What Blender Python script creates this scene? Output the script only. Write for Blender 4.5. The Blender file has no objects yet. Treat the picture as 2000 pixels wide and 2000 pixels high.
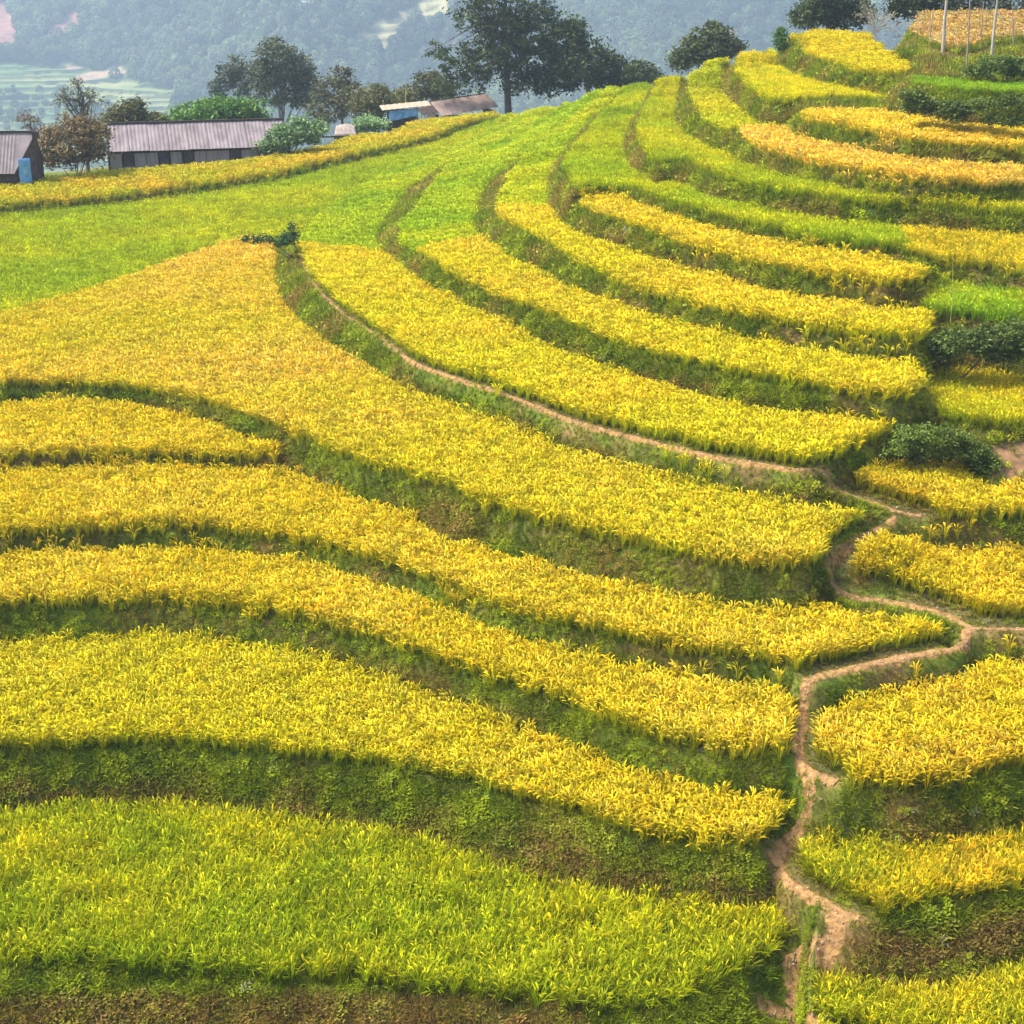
import bpy, math, random
import numpy as np
from mathutils import Vector
from mathutils import noise as mnoise

rng = np.random.default_rng(7)
random.seed(7)
S = bpy.context.scene
COL = S.collection

# ------------------------------------------------------------------ camera
H = 20.0                       # camera height above the lowest terrace
FPX = 3000.0                   # focal length for a 2000 px wide picture
PITCH = math.atan(1100.0 / FPX)
cam_d = bpy.data.cameras.new('camera')
cam = bpy.data.objects.new('camera', cam_d)
COL.objects.link(cam)
cam.location = (0, 0, H)
cam.rotation_euler = (math.radians(90) - PITCH, 0, 0)
cam_d.sensor_width = 36
cam_d.lens = 36 * FPX / 2000
cam_d.clip_start = 0.5
cam_d.clip_end = 5000
S.camera = cam

# ------------------------------------------------------------------ light
SUNV = Vector((-0.75, 0.10, 1.15)).normalized()
elev = math.asin(SUNV.z)
rot = math.atan2(SUNV.x, SUNV.y)
W = bpy.data.worlds.new('World')
S.world = W
W.use_nodes = True
wn = W.node_tree
sky = wn.nodes.new('ShaderNodeTexSky')
sky.sky_type = 'NISHITA'
sky.sun_disc = False
sky.sun_elevation = elev
sky.sun_rotation = rot
sky.air_density = 1.0
sky.dust_density = 4.0
sky.ozone_density = 1.0
bg = wn.nodes['Background']
bg.inputs['Strength'].default_value = 0.13
wn.links.new(sky.outputs[0], bg.inputs['Color'])
sd = bpy.data.lights.new('sun', 'SUN')
sd.energy = 2.6
sd.angle = math.radians(9)
sd.color = (1.0, 0.94, 0.82)
sun = bpy.data.objects.new('sun', sd)
COL.objects.link(sun)
sun.rotation_euler = SUNV.to_track_quat('Z', 'Y').to_euler()
sun.location = (0, 0, 200)
S.view_settings.view_transform = 'Standard'
S.view_settings.look = 'None'
S.view_settings.gamma = 1
S.view_settings.exposure = 1.35
S.view_settings.use_curve_mapping = False
try:
    S.cycles.volume_step_rate = 4
    S.cycles.volume_bounces = 1
    S.cycles.max_bounces = 6
except Exception:
    pass

# ------------------------------------------------------------------ helpers
CP, SP = math.cos(PITCH), math.sin(PITCH)

def ray(u, v):
    x = (np.asarray(u, float) - 1000) / FPX
    y = (1000 - np.asarray(v, float)) / FPX
    return x, CP + y * SP, -SP + y * CP

def at_z(u, v, z):
    x, y, d = ray(u, v)
    t = (H - z) / (-d)
    return x * t, y * t

def at_r(u, v, r):
    """world point seen at pixel (u,v) at horizontal distance r"""
    x, y, d = ray(u, v)
    t = r / np.hypot(x, y)
    return x * t, y * t, H + d * t

def project(x, y, z):
    zz = z - H
    depth = y * CP - zz * SP
    up = y * SP + zz * CP
    return 1000 + FPX * x / depth, 1000 - FPX * up / depth

def tag(o, label=None, cat=None, group=None, kind=None):
    if label: o['label'] = label
    if cat: o['category'] = cat
    if group: o['group'] = group
    if kind: o['kind'] = kind
    return o

def mesh_obj(name, verts, faces, mat, parent=None, smooth=False, link=True):
    me = bpy.data.meshes.new(name)
    me.from_pydata([tuple(v) for v in verts], [], faces)
    me.materials.append(mat)
    if smooth:
        me.polygons.foreach_set('use_smooth', [True] * len(me.polygons))
    o = bpy.data.objects.new(name, me)
    if link: COL.objects.link(o)
    if parent: o.parent = parent
    return o

def grid_mesh(name, P, mat, cols=None):
    """P: (n,m,3) array -> quad grid mesh built with foreach_set"""
    n, m = P.shape[:2]
    me = bpy.data.meshes.new(name)
    me.vertices.add(n * m)
    me.vertices.foreach_set('co', P.reshape(-1).astype(np.float32))
    i = np.arange(n * m).reshape(n, m)
    q = np.stack([i[:-1, :-1], i[:-1, 1:], i[1:, 1:], i[1:, :-1]], -1).reshape(-1, 4)
    # orientation: make normals point up
    a, b, c = P.reshape(-1, 3)[q[0, 0]], P.reshape(-1, 3)[q[0, 1]], P.reshape(-1, 3)[q[0, 2]]
    if np.cross(b - a, c - a)[2] < 0:
        q = q[:, ::-1]
    nf = len(q)
    me.loops.add(nf * 4)
    me.polygons.add(nf)
    me.loops.foreach_set('vertex_index', q.reshape(-1).astype(np.int32))
    me.polygons.foreach_set('loop_start', (np.arange(nf) * 4).astype(np.int32))
    me.polygons.foreach_set('loop_total', np.full(nf, 4, np.int32))
    me.polygons.foreach_set('use_smooth', np.ones(nf, bool))
    me.update(calc_edges=True)
    me.materials.append(mat)
    if cols is not None:
        at = me.attributes.new('tint', 'FLOAT_COLOR', 'POINT')
        c4 = np.ones((n * m, 4), np.float32)
        c4[:, :3] = cols.reshape(-1, 3)
        at.data.foreach_set('color', c4.reshape(-1))
    o = bpy.data.objects.new(name, me)
    COL.objects.link(o)
    return o

def vnoise(x, y, scale, seed=0):
    """cheap smooth value noise in numpy, range about -1..1"""
    r = np.random.default_rng(seed)
    T = r.uniform(-1, 1, (256, 256))
    fx, fy = np.asarray(x) / scale + 1000.3, np.asarray(y) / scale + 1000.7
    ix, iy = np.floor(fx).astype(int), np.floor(fy).astype(int)
    tx, ty = fx - ix, fy - iy
    tx = tx * tx * (3 - 2 * tx); ty = ty * ty * (3 - 2 * ty)
    g = lambda a, b: T[a % 256, b % 256]
    return (g(ix, iy) * (1 - tx) + g(ix + 1, iy) * tx) * (1 - ty) + \
           (g(ix, iy + 1) * (1 - tx) + g(ix + 1, iy + 1) * tx) * ty

def fbm(x, y, scale, seed=0, oct=3):
    s, a, t = 0, 1, 0
    for k in range(oct):
        s = s + a * vnoise(x, y, scale / 2 ** k, seed + k); t += a; a *= .5
    return s / t

def smooth_line(pts, step=14):
    """Catmull-Rom densification of (u,v,z) points"""
    P = np.array(pts, float)
    if len(P) < 3:
        n = max(2, int(np.hypot(*(P[1] - P[0])[:2]) / step) + 1)
        return P[0] + (P[1] - P[0]) * np.linspace(0, 1, n)[:, None]
    Q = np.vstack([2 * P[0] - P[1], P, 2 * P[-1] - P[-2]])
    out = []
    for i in range(1, len(Q) - 2):
        a, b, c, d = Q[i - 1:i + 3]
        n = max(1, int(np.hypot(*(c - b)[:2]) / step))
        for t in np.arange(n) / n:
            p = .5 * ((2 * b) + (c - a) * t + (2 * a - 5 * b + 4 * c - d) * t * t + (3 * b - a - 3 * c + d) * t ** 3)
            p[2] = b[2] + (c[2] - b[2]) * t
            out.append(p)
    out.append(P[-1])
    return np.array(out)

# ------------------------------------------------------------------ materials
def new_mat(name):
    m = bpy.data.materials.new(name)
    m.use_nodes = True
    nt = m.node_tree
    b = nt.nodes['Principled BSDF']
    return m, nt, b

def simple_mat(name, c1, c2, scale=5, rough=.9, bump=0.0, stretch=(1, 1, 1), detail=6):
    m, nt, b = new_mat(name)
    tc = nt.nodes.new('ShaderNodeTexCoord')
    mp = nt.nodes.new('ShaderNodeMapping'); mp.inputs['Scale'].default_value = stretch
    n = nt.nodes.new('ShaderNodeTexNoise'); n.inputs['Scale'].default_value = scale; n.inputs['Detail'].default_value = detail
    r = nt.nodes.new('ShaderNodeValToRGB')
    r.color_ramp.elements[0].position = .3; r.color_ramp.elements[1].position = .7
    r.color_ramp.elements[0].color = (*c1, 1); r.color_ramp.elements[1].color = (*c2, 1)
    nt.links.new(tc.outputs['Object'], mp.inputs[0]); nt.links.new(mp.outputs[0], n.inputs['Vector'])
    nt.links.new(n.outputs['Fac'], r.inputs[0]); nt.links.new(r.outputs[0], b.inputs['Base Color'])
    b.inputs['Roughness'].default_value = rough
    b.inputs['Specular IOR Level'].default_value = .2
    if bump:
        bp = nt.nodes.new('ShaderNodeBump'); bp.inputs['Strength'].default_value = bump; bp.inputs['Distance'].default_value = .1
        nt.links.new(n.outputs['Fac'], bp.inputs['Height']); nt.links.new(bp.outputs[0], b.inputs['Normal'])
    return m

def tint_mat(name, noise_scale=3.0, amt=.5, bump=.4):
    """surface colour from the mesh attribute 'tint', varied with noise"""
    m, nt, b = new_mat(name)
    a = nt.nodes.new('ShaderNodeAttribute'); a.attribute_name = 'tint'
    tc = nt.nodes.new('ShaderNodeTexCoord')
    n = nt.nodes.new('ShaderNodeTexNoise'); n.inputs['Scale'].default_value = noise_scale; n.inputs['Detail'].default_value = 8
    mr = nt.nodes.new('ShaderNodeMapRange'); mr.inputs['From Min'].default_value = .3; mr.inputs['From Max'].default_value = .7
    mr.inputs['To Min'].default_value = 1 - amt; mr.inputs['To Max'].default_value = 1 + amt
    mul = nt.nodes.new('ShaderNodeVectorMath'); mul.operation = 'SCALE'
    nt.links.new(tc.outputs['Object'], n.inputs['Vector'])
    nt.links.new(n.outputs['Fac'], mr.inputs['Value'])
    nt.links.new(a.outputs['Color'], mul.inputs[0]); nt.links.new(mr.outputs[0], mul.inputs['Scale'])
    nt.links.new(mul.outputs[0], b.inputs['Base Color'])
    bp = nt.nodes.new('ShaderNodeBump'); bp.inputs['Strength'].default_value = bump; bp.inputs['Distance'].default_value = .15
    nt.links.new(n.outputs['Fac'], bp.inputs['Height']); nt.links.new(bp.outputs[0], b.inputs['Normal'])
    b.inputs['Roughness'].default_value = .95
    b.inputs['Specular IOR Level'].default_value = .1
    return m

def plant_mat(name, transl=.35, instancer=True):
    """leaf colour = per plant colour (instancer attribute pcol) times the
    per vertex tint of the blade (attribute part: r,g,b multiplier)"""
    m = bpy.data.materials.new(name); m.use_nodes = True
    nt = m.node_tree; nt.nodes.clear()
    out = nt.nodes.new('ShaderNodeOutputMaterial')
    a = nt.nodes.new('ShaderNodeAttribute'); a.attribute_name = 'pcol'
    a.attribute_type = 'INSTANCER' if instancer else 'GEOMETRY'
    p = nt.nodes.new('ShaderNodeAttribute'); p.attribute_name = 'part'
    mul = nt.nodes.new('ShaderNodeVectorMath'); mul.operation = 'MULTIPLY'
    nt.links.new(a.outputs['Color'], mul.inputs[0]); nt.links.new(p.outputs['Color'], mul.inputs[1])
    d = nt.nodes.new('ShaderNodeBsdfDiffuse'); t = nt.nodes.new('ShaderNodeBsdfTranslucent')
    g = nt.nodes.new('ShaderNodeBsdfGlossy'); g.inputs['Roughness'].default_value = .45
    mx = nt.nodes.new('ShaderNodeMixShader'); mx.inputs[0].default_value = transl
    mg = nt.nodes.new('ShaderNodeMixShader'); mg.inputs[0].default_value = .008
    nt.links.new(mul.outputs[0], d.inputs['Color']); nt.links.new(mul.outputs[0], t.inputs['Color'])
    nt.links.new(d.outputs[0], mx.inputs[1]); nt.links.new(t.outputs[0], mx.inputs[2])
    nt.links.new(mx.outputs[0], mg.inputs[1]); nt.links.new(g.outputs[0], mg.inputs[2])
    nt.links.new(mg.outputs[0], out.inputs['Surface'])
    return m

M_GROUND = tint_mat('hillside_soil_and_turf', 2.2, .45, .6)
M_FAR = tint_mat('far_slope_ground', .12, .3, .5)
M_RICE = plant_mat('rice_plant', .35)
M_GRASS = plant_mat('bank_grass_blades', .3)
M_LEAF = plant_mat('tree_leaves', .2, False)
M_WOOD = plant_mat('far_forest_leaves', .1)
M_PATH = simple_mat('trodden_orange_earth', (.20, .11, .045), (.46, .265, .10), 7, .95, .9, (1, 1, 1), 10)
M_BARK = simple_mat('bark', (.07, .055, .045), (.17, .14, .12), 6, .95, .5, (1, 1, .2))
M_PALEBARK = simple_mat('pale_bark', (.35, .30, .24), (.55, .5, .42), 6, .9, .3, (1, 1, .2))

# ------------------------------------------------------------------ terraces
# Each field: outline traced as seen, put at the terrace's own level.  'g' runs
# lie on the ground (the lip of the bank), 'c' runs are seen over the rice tops
# (the foot of the bank behind, hidden by the crop).
C = .46
FIELDS = []
def field(label, z, segs, kind, col, col2, h=1.0, gap=0.0, sp=.16, patch=3.0, density=1.0):
    pm = .45 if 'beside the kinked path' in label or 'beside the bare' in label else .30 if 'pointed end' in label or 'two bends' in label or 'straight stretch' in label else .12
    FIELDS.append(dict(pm=pm, label=label, z=z, segs=segs, kind=kind, col=col, col2=col2, h=h, gap=gap, sp=sp, patch=patch, density=density))

GOLD = (.68, .575, .008); AMBER = (.72, .605, .018); LEMON = (.64, .58, .006)
FRESH = (.33, .50, .010)

field('bright green unripe rice filling the lowest terrace at the bottom of the picture', 0, [
 ('g', [(-170,1885),(0,1890),(150,1893),(310,1903),(517,1914),(725,1930),(905,1950),(1000,1960),(1120,1974),(1220,1978),(1330,1962),(1440,1905),(1500,1870),(1560,1855),(1598,1815),(1598,1768)]),
 ('c', [(1569,1748),(1518,1743),(1466,1764),(1388,1754),(1259,1738),(1129,1723),(1000,1684),(880,1640),(673,1598),(517,1578),(362,1562),(259,1557),(130,1562),(0,1578),(-170,1590)])],
 'leafy', (.40,.48,.004), (.60,.585,.004), 1.2, sp=.19, patch=2.5)
field('long golden field above the thick weedy bank of the lowest green terrace', 1.45, [
 ('g', [(-170,1490),(0,1471),(207,1461),(362,1457),(466,1468),(595,1481),(673,1491),(854,1515),(1000,1558),(1103,1588),(1207,1622),(1336,1650),(1440,1655),(1492,1648),(1530,1600),(1562,1553)]),
 ('c', [(1559,1547),(1492,1541),(1362,1526),(1285,1510),(1207,1486),(1103,1450),(1000,1411),(880,1362),(725,1310),(621,1280),(517,1259),(414,1243),(310,1233),(181,1238),(52,1248),(-170,1275)])],
 'ripe', GOLD, AMBER)
field('golden field third from the bottom, ending at the brown path on its right', 2.6, [
 ('g', [(-170,1212),(0,1197),(78,1183),(155,1187),(233,1181),(336,1181),(440,1188),(517,1204),(621,1220),(725,1248),(854,1290),(1000,1342),(1103,1375),(1181,1409),(1310,1458),(1414,1479),(1518,1481),(1558,1462),(1553,1400),(1562,1340)]),
 ('c', [(1559,1333),(1518,1331),(1414,1321),(1310,1305),(1207,1290),(1103,1264),(1000,1237),(906,1191),(802,1155),(699,1124),(621,1098),(517,1083),(414,1067),(285,1057),(155,1065),(62,1070),(-170,1100)])],
 'ripe', GOLD, AMBER)
field('golden field running under the wide grassy bank to a pointed end where two paths meet', 3.45, [
 ('g', [(-170,1070),(0,1054),(78,1044),(181,1041),(310,1037),(440,1040),(517,1052),(647,1074),(776,1114),(880,1155),(1000,1200),(1103,1223),(1207,1248),(1310,1269),(1414,1290),(1518,1302),(1577,1340),(1668,1316),(1746,1298),(1812,1286),(1878,1274),(1899,1256),(1888,1238)]),
 ('c', [(1857,1222),(1802,1209),(1699,1197),(1621,1178),(1518,1179),(1414,1171),(1310,1150),(1207,1129),(1103,1103),(1000,1078),(957,1064),(880,1062),(854,1041),(802,1002),(750,985),(699,962),(621,938),(569,914),(517,910),(362,910),(207,905),(104,910),(0,912),(-170,922)])],
 'ripe', GOLD, AMBER)
field('small golden wedge at the left between the thin grass line and the thicker bank', 4.1, [
 ('g', [(-170,908),(0,901),(129,894),(259,894),(388,897),(517,899),(549,893)]),
 ('c', [(543,868),(466,845),(388,814),(285,791),(155,778),(52,780),(0,788),(-170,800)])],
 'ripe', GOLD, AMBER)
field('largest golden field, a broad fan sweeping from the left edge down to the path', 4.8, [
 ('g', [(-170,770),(0,760),(78,757),(207,762),(310,773),(414,799),(517,832),(595,861),(673,900),(750,920),(880,959),(932,988),(1000,1014),(1129,1049),(1207,1062),(1310,1088),(1414,1106),(1518,1116),(1575,1112),(1605,1090,4.6),(1640,1050,4.6),(1690,1012,4.7)]),
 ('c', [(1673,998),(1647,985),(1569,982),(1492,964),(1388,938),(1285,918),(1181,892),(1078,861),(1000,833),(880,783),(802,757),(725,716),(647,669),(595,633),(559,597),(541,555),(538,500)]),
 ('g', [(538,488),(492,475),(440,488),(336,524),(233,560),(104,602),(0,628),(-170,665)])],
 'ripe', (.66,.59,.008), (.73,.58,.03), patch=7.0)
field('wide smooth bright green field on the left behind the golden fan', 4.8, [
 ('g', [(-170,661),(0,625),(104,599),(233,557),(336,521),(440,485),(492,472),(540,476),(585,468,4.9),(645,424,5.1),(719,370,5.3),(800,336,5.6),(880,302,5.8),(950,272,6.1),(985,246,6.3)]),
 ('g', [(976,236,6.2),(914,250,6.0),(852,275,5.8),(769,296,5.6),(624,329,5.3),(500,358,5.1),(336,379,5),(220,397,4.9),(104,407,4.9),(0,415,4.8),(-170,432,4.8)])],
 'leafy', (.39,.50,.004), (.54,.57,.004), sp=.2, patch=6.0)
field('narrow orange tinged strip of rice along the crest in front of the sheds', 5.6, [
 ('g', [(-170,426,5.5),(0,409,5.5),(104,401,5.5),(220,391,5.5),(336,374,5.6),(500,353,5.7),(624,324,5.9),(769,291,6.1),(852,270,6.3),(914,245,6.5),(976,231,6.6)]),
 ('c', [(965,216,6.2),(888,226,6.2),(811,235,6.1),(759,258,6.0),(694,262,5.9),(629,285,5.9),(500,306,5.8),(336,322,5.7),(220,332,5.6),(129,345,5.5),(0,356,5.4),(-170,378,5.4)])],
 'ripe', (.56,.54,.010), (.66,.52,.016), sp=.2, patch=2.5)
field('golden field directly above the bank with the long footpath, green at its far left tip', 6.0, [
 ('g', [(985,244,6.4),(950,270,6.2),(880,300,6),(800,334,5.8),(719,368,5.6),(645,422,5.5),(590,464,5.6)]),
 ('g', [(582,495,5.7),(609,550,5.9),(670,613),(763,676),(805,710),(878,738),(1000,779),(1129,829),(1259,864),(1388,895),(1518,916),(1580,915),(1640,895),(1700,874),(1771,848)]),
 ('c', [(1771,838),(1751,821),(1647,809),(1518,799),(1388,773),(1259,736),(1155,700),(1078,674),(1000,633),(906,586),(828,550),(782,509,5.9),(750,490,5.8)]),
 ('g', [(733,480,5.8),(757,437,5.8),(800,379,5.9),(826,364,6),(860,342,6.1),(906,326,6.4),(950,302,6.7),(1000,277,7),(1060,247,7.5),(1105,214,8.2)]),
 ('c', [(1108,204,8.3),(1039,217,7.4),(1000,228,6.9)])],
 'ripe', (.66,.61,.006), (.70,.60,.010), patch=4.0)
field('golden field in the middle of the staircase starting below a grassy corner', 7.0, [
 ('g', [(1110,212,8.5),(1060,244,7.9),(1000,274,7.4),(950,300,7.1),(906,323,6.9),(872,342,6.8),(843,377,6.7),(819,412,6.7),(785,457,6.7),(783,476,6.8)]),
 ('g', [(786,489,6.8),(828,508,6.9),(880,542),(957,581),(1000,598),(1103,636),(1207,679),(1310,707),(1414,731),(1518,752),(1621,768),(1725,783),(1776,786),(1800,770),(1813,740)]),
 ('c', [(1813,728),(1792,708),(1725,695),(1595,680),(1492,664),(1388,643),(1285,617),(1207,586),(1129,566),(1052,524),(1000,501),(957,466,6.9),(931,452,6.9)]),
 ('g', [(924,444,7),(940,395,7.1),(953,371,7.2),(982,352,7.4),(1030,319,7.7),(1075,281,8.1),(1120,246,8.6),(1165,211,9.2),(1187,180,9.8)]),
 ('c', [(1186,173,9.8),(1160,175,9.4),(1115,201,8.6)])],
 'ripe', (.66,.60,.006), (.71,.60,.014), patch=4.0)
field('golden field with a green upper end, fourth step above the footpath bank', 7.95, [
 ('g', [(1191,178,10.1),(1165,208,9.6),(1120,243,9.0),(1075,278,8.6),(1030,316,8.2),(1006,346,8),(991,368,7.8),(978,402,7.7),(974,430,7.8)]),
 ('g', [(980,439,7.9),(1000,450,8),(1078,488),(1129,524),(1207,557),(1310,592),(1414,617),(1518,636),(1621,654),(1725,669),(1792,672),(1825,655),(1833,622)]),
 ('c', [(1833,615),(1776,597),(1673,581),(1569,576),(1466,555),(1388,529),(1285,504),(1207,478),(1129,452),(1092,421),(1076,392)]),
 ('g', [(1076,386,8.1),(1076,362,8.2),(1088,337,8.4),(1098,318,8.6),(1116,292,8.9),(1150,256,9.3),(1181,221,9.8),(1218,182,10.4)]),
 ('c', [(1216,171,10.4),(1192,174,10)])],
 'ripe', (.66,.60,.006), (.71,.60,.014), patch=4.0)
field('golden field whose left tip meets a thin straight grass line, above the green ended one', 8.95, [
 ('g', [(1129,403),(1171,426),(1259,457),(1362,493),(1466,519),(1569,540),(1673,555),(1740,566),(1802,550),(1854,530)]),
 ('c', [(1852,524),(1776,512),(1673,490),(1569,478),(1466,460),(1402,444),(1340,425),(1293,413),(1240,391),(1200,379),(1135,379)])],
 'ripe', GOLD, AMBER)
field('yellow green field wrapping round the nose of the hill, turning golden at the right edge', 9.6, [
 ('g', [(1224,183,10.7),(1183,223,10.2),(1152,259,9.8),(1125,295,9.5),(1105,318,9.5),(1102,336,9.5),(1112,352,9.6),(1124,366,9.7)]),
 ('g', [(1129,372,9.7),(1168,370),(1222,374),(1260,385),(1310,403),(1362,418),(1417,434),(1480,448),(1542,464),(1604,474),(1681,486),(1785,506,9.35),(1862,521,9.15),(2000,542,9.0),(2170,570,9.0)]),
 ('c', [(2170,480,9.3),(2000,458,9.4),(1836,442),(1733,434),(1629,427),(1573,417),(1448,394),(1386,379),(1340,359),(1302,353),(1284,357),(1240,326),(1222,300)]),
 ('g', [(1218,289,9.95),(1226,270,10),(1238,246,10.2),(1255,215,10.6),(1272,189,10.9),(1288,164,11.3)]),
 ('c', [(1284,157,11.4),(1246,167,10.9),(1224,171,10.6)])],
 'leafy', (.40,.52,.005), (.58,.60,.005), patch=5)
field('curved lime green strip below the two orange gold strips on the right', 10.55, [
 ('g', [(1292,162,11.6),(1275,188,11.3),(1262,212,11.0),(1248,238,10.8),(1244,262,10.7),(1256,295,10.7),(1278,318,10.8),(1292,324),(1340,324),(1386,346),(1417,357),(1464,370),(1500,378),(1603,392),(1707,405),(1811,413,10.45),(2000,427,10.3),(2170,440,10.25)]),
 ('c', [(2170,408,10.25),(2000,394,10.3),(1811,381),(1707,368),(1603,352),(1511,332),(1480,322),(1442,313),(1430,298),(1399,293),(1371,276),(1340,258),(1324,236),(1320,216)]),
 ('g', [(1320,208,10.9),(1328,185,11.2),(1344,158,11.8)]),
 ('c', [(1345,141,12.1),(1290,155,11.5)])],
 'leafy', (.44,.52,.005), (.62,.59,.005), patch=4)
field('lower of the two orange gold strips at the upper right', 11.45, [
 ('g', [(1352,152,12.3),(1346,174,11.7),(1345,193,11.6),(1355,217,11.6),(1374,239,11.6),(1399,261),(1420,266),(1448,266),(1458,283),(1480,298),(1526,314),(1552,318),(1629,335),(1707,350),(1785,358),(1888,368,11.25),(2000,372,11.1),(2170,378,11.05)]),
 ('c', [(2170,338,11.05),(2000,324,11.1),(1862,316),(1759,303),(1681,291),(1616,279),(1566,266),(1542,247),(1495,239),(1467,224),(1433,196),(1408,174),(1406,156)]),
 ('g', [(1408,149,12.0),(1418,132,12.6),(1425,120,13.0)]),
 ('c', [(1424,111,13.2),(1388,118,12.9),(1352,139,12.4)])],
 'ripe', (.50,.55,.006), (.64,.60,.006), patch=4)
field('upper orange gold strip at the right below the weedy green ledge', 12.45, [
 ('g', [(1552,219),(1563,236),(1598,247),(1629,252),(1681,264),(1759,279),(1836,292,12.2),(2000,303,12.0),(2170,315,11.95)]),
 ('c', [(2170,268,12),(2000,250,12.05),(1862,240),(1785,224),(1707,214),(1604,211),(1560,214)])],
 'ripe', (.74,.57,.03), (.72,.60,.02), patch=4)
field('yellow green curved field on the brow just below the topmost yellow field', 12.8, [
 ('g', [(1431,120,13.3),(1439,152,12.9),(1452,174,12.9),(1480,193,12.9),(1511,205),(1604,201),(1680,203),(1738,206)]),
 ('c', [(1742,190),(1736,184),(1666,171),(1588,155),(1542,137),(1503,117,13.1),(1497,108,13.3)]),
 ('g', [(1500,104,13.5),(1512,96,13.8)]),
 ('c', [(1515,91,13.9),(1464,94,13.8),(1432,108,13.5)])],
 'leafy', (.58,.60,.005), (.70,.62,.006), patch=4)
field('topmost yellow field on the summit in front of the dark trees', 13.9, [
 ('g', [(1535,84,14.3),(1551,96,14.1),(1573,113,14.0),(1619,130),(1681,146),(1743,154),(1772,150)]),
 ('g', [(1775,138,14.0),(1743,121,14.2),(1697,83,14.6)]),
 ('c', [(1697,66,14.55),(1635,58,14.7),(1588,58,14.7),(1560,66,14.6),(1540,77,14.4)])],
 'ripe', LEMON, GOLD, patch=4)
field('fresh green strip at the right edge above the weedy ledge', 13.85, [
 ('g', [(1776,167),(1836,178),(1900,184),(2000,188),(2170,194)]),
 ('c', [(2170,162),(2000,157),(1900,154),(1836,150),(1785,143)])],
 'leafy', (.22,.40,.008), (.34,.48,.008), h=.6)
field('dry straw coloured corn stubble on the bare plot at the top right corner', 15.7, [
 ('g', [(1771,62,15.2),(1800,80,15.0),(1840,96,14.95),(1870,104,14.85),(1895,100,14.85),(1930,86,15.0),(2000,80,15.1),(2170,80,15.1)]),
 ('g', [(2170,30,15.9),(2000,34,15.9),(1900,35,15.9),(1785,38,15.75)])],
 'ripe', (.60,.47,.085), (.58,.40,.065), h=1.0, patch=1.2, sp=.24 )
# right hand parcels beyond the path
field('leafy lime green patch at the right edge above the dark bramble clump', 8.15, [
 ('g', [(1800,610),(1836,622),(1900,630),(2000,640),(2170,660)]),
 ('c', [(2170,585),(2000,565),(1940,553),(1888,547),(1836,549),(1800,566)])],
 'leafy', FRESH, (.50,.56,.008), h=1.1, patch=1.5)
field('yellow green field at the right edge below the dark bramble clump', 6.2, [
 ('g', [(1798,800),(1836,818),(1888,831),(1940,839),(2000,836),(2170,845)]),
 ('c', [(2170,675),(2000,691),(1940,704),(1888,715),(1826,712)]),
 ('g', [(1822,735),(1806,765)])],
 'leafy', (.52,.55,.005), (.68,.58,.006), patch=3)
field('small yellow field beside the bare brown earth at the right edge', 4.7, [
 ('g', [(1622,948,5.3),(1660,974,5.1),(1707,993,4.9),(1756,1011,4.75),(1800,1018),(1862,1018),(2000,1014),(2170,1018)]),
 ('c', [(2170,940),(2000,943),(1930,946),(1893,920),(1862,904),(1805,909),(1792,896),(1759,893),(1694,904,4.9),(1666,917,5.2)])],
 'ripe', (.66,.57,.008), (.68,.53,.015), patch=1.6, h=1.05)
field('golden field at the right edge with its pointed left end beside the kinked path', 3.55, [
 ('g', [(1628,1134,4.0),(1638,1164,3.75),(1668,1178,3.65),(1733,1185,3.55),(1823,1204),(1862,1221),(1900,1237),(1950,1238),(2000,1238),(2170,1240)]),
 ('c', [(2170,1080),(2000,1071),(1836,1063),(1785,1053),(1746,1045,4.0),(1712,1045,4.4)]),
 ('g', [(1681,1068,4.35),(1650,1078,4.35),(1632,1110,4.15)])],
 'ripe', GOLD, (.68,.53,.01), patch=2)
field('rounded golden field at the right edge right of the straight stretch of path', 2.5, [
 ('g', [(1552,1456),(1558,1500),(1600,1530),(1640,1541),(1717,1541),(1764,1542),(1811,1540),(1888,1524),(1950,1508),(2000,1498),(2170,1470)]),
 ('c', [(2170,1280),(2000,1283),(1940,1280),(1888,1286),(1823,1286),(1792,1301),(1759,1314),(1707,1319),(1655,1324),(1614,1334)]),
 ('g', [(1590,1345),(1565,1379),(1556,1420)])],
 'ripe', GOLD, (.68,.53,.015), patch=1.6)
field('yellow green field at the right edge between two bends of the path', 1.05, [
 ('g', [(1518,1712),(1532,1735),(1578,1757),(1626,1787),(1676,1806),(1733,1790),(1780,1775),(1842,1762),(1904,1752),(2000,1734),(2170,1705)]),
 ('c', [(2170,1600),(2000,1617),(1888,1627),(1811,1633),(1733,1630),(1674,1602),(1624,1599),(1593,1617)]),
 ('g', [(1560,1645),(1530,1680)])],
 'leafy', (.50,.50,.006), (.68,.55,.008), patch=1.3, h=1.0)
field('yellow green plants in the bottom right corner below the reddish bank', -.3, [
 ('g', [(1575,2090),(1700,2130),(1900,2150),(2190,2130)]),
 ('c', [(2190,1850),(2000,1872),(1950,1880),(1904,1900),(1842,1912),(1764,1916),(1702,1909),(1624,1897)]),
 ('g', [(1596,1925),(1590,1990)])],
 'leafy', (.50,.52,.006), (.66,.56,.008), patch=1.3, h=1.1)

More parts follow.
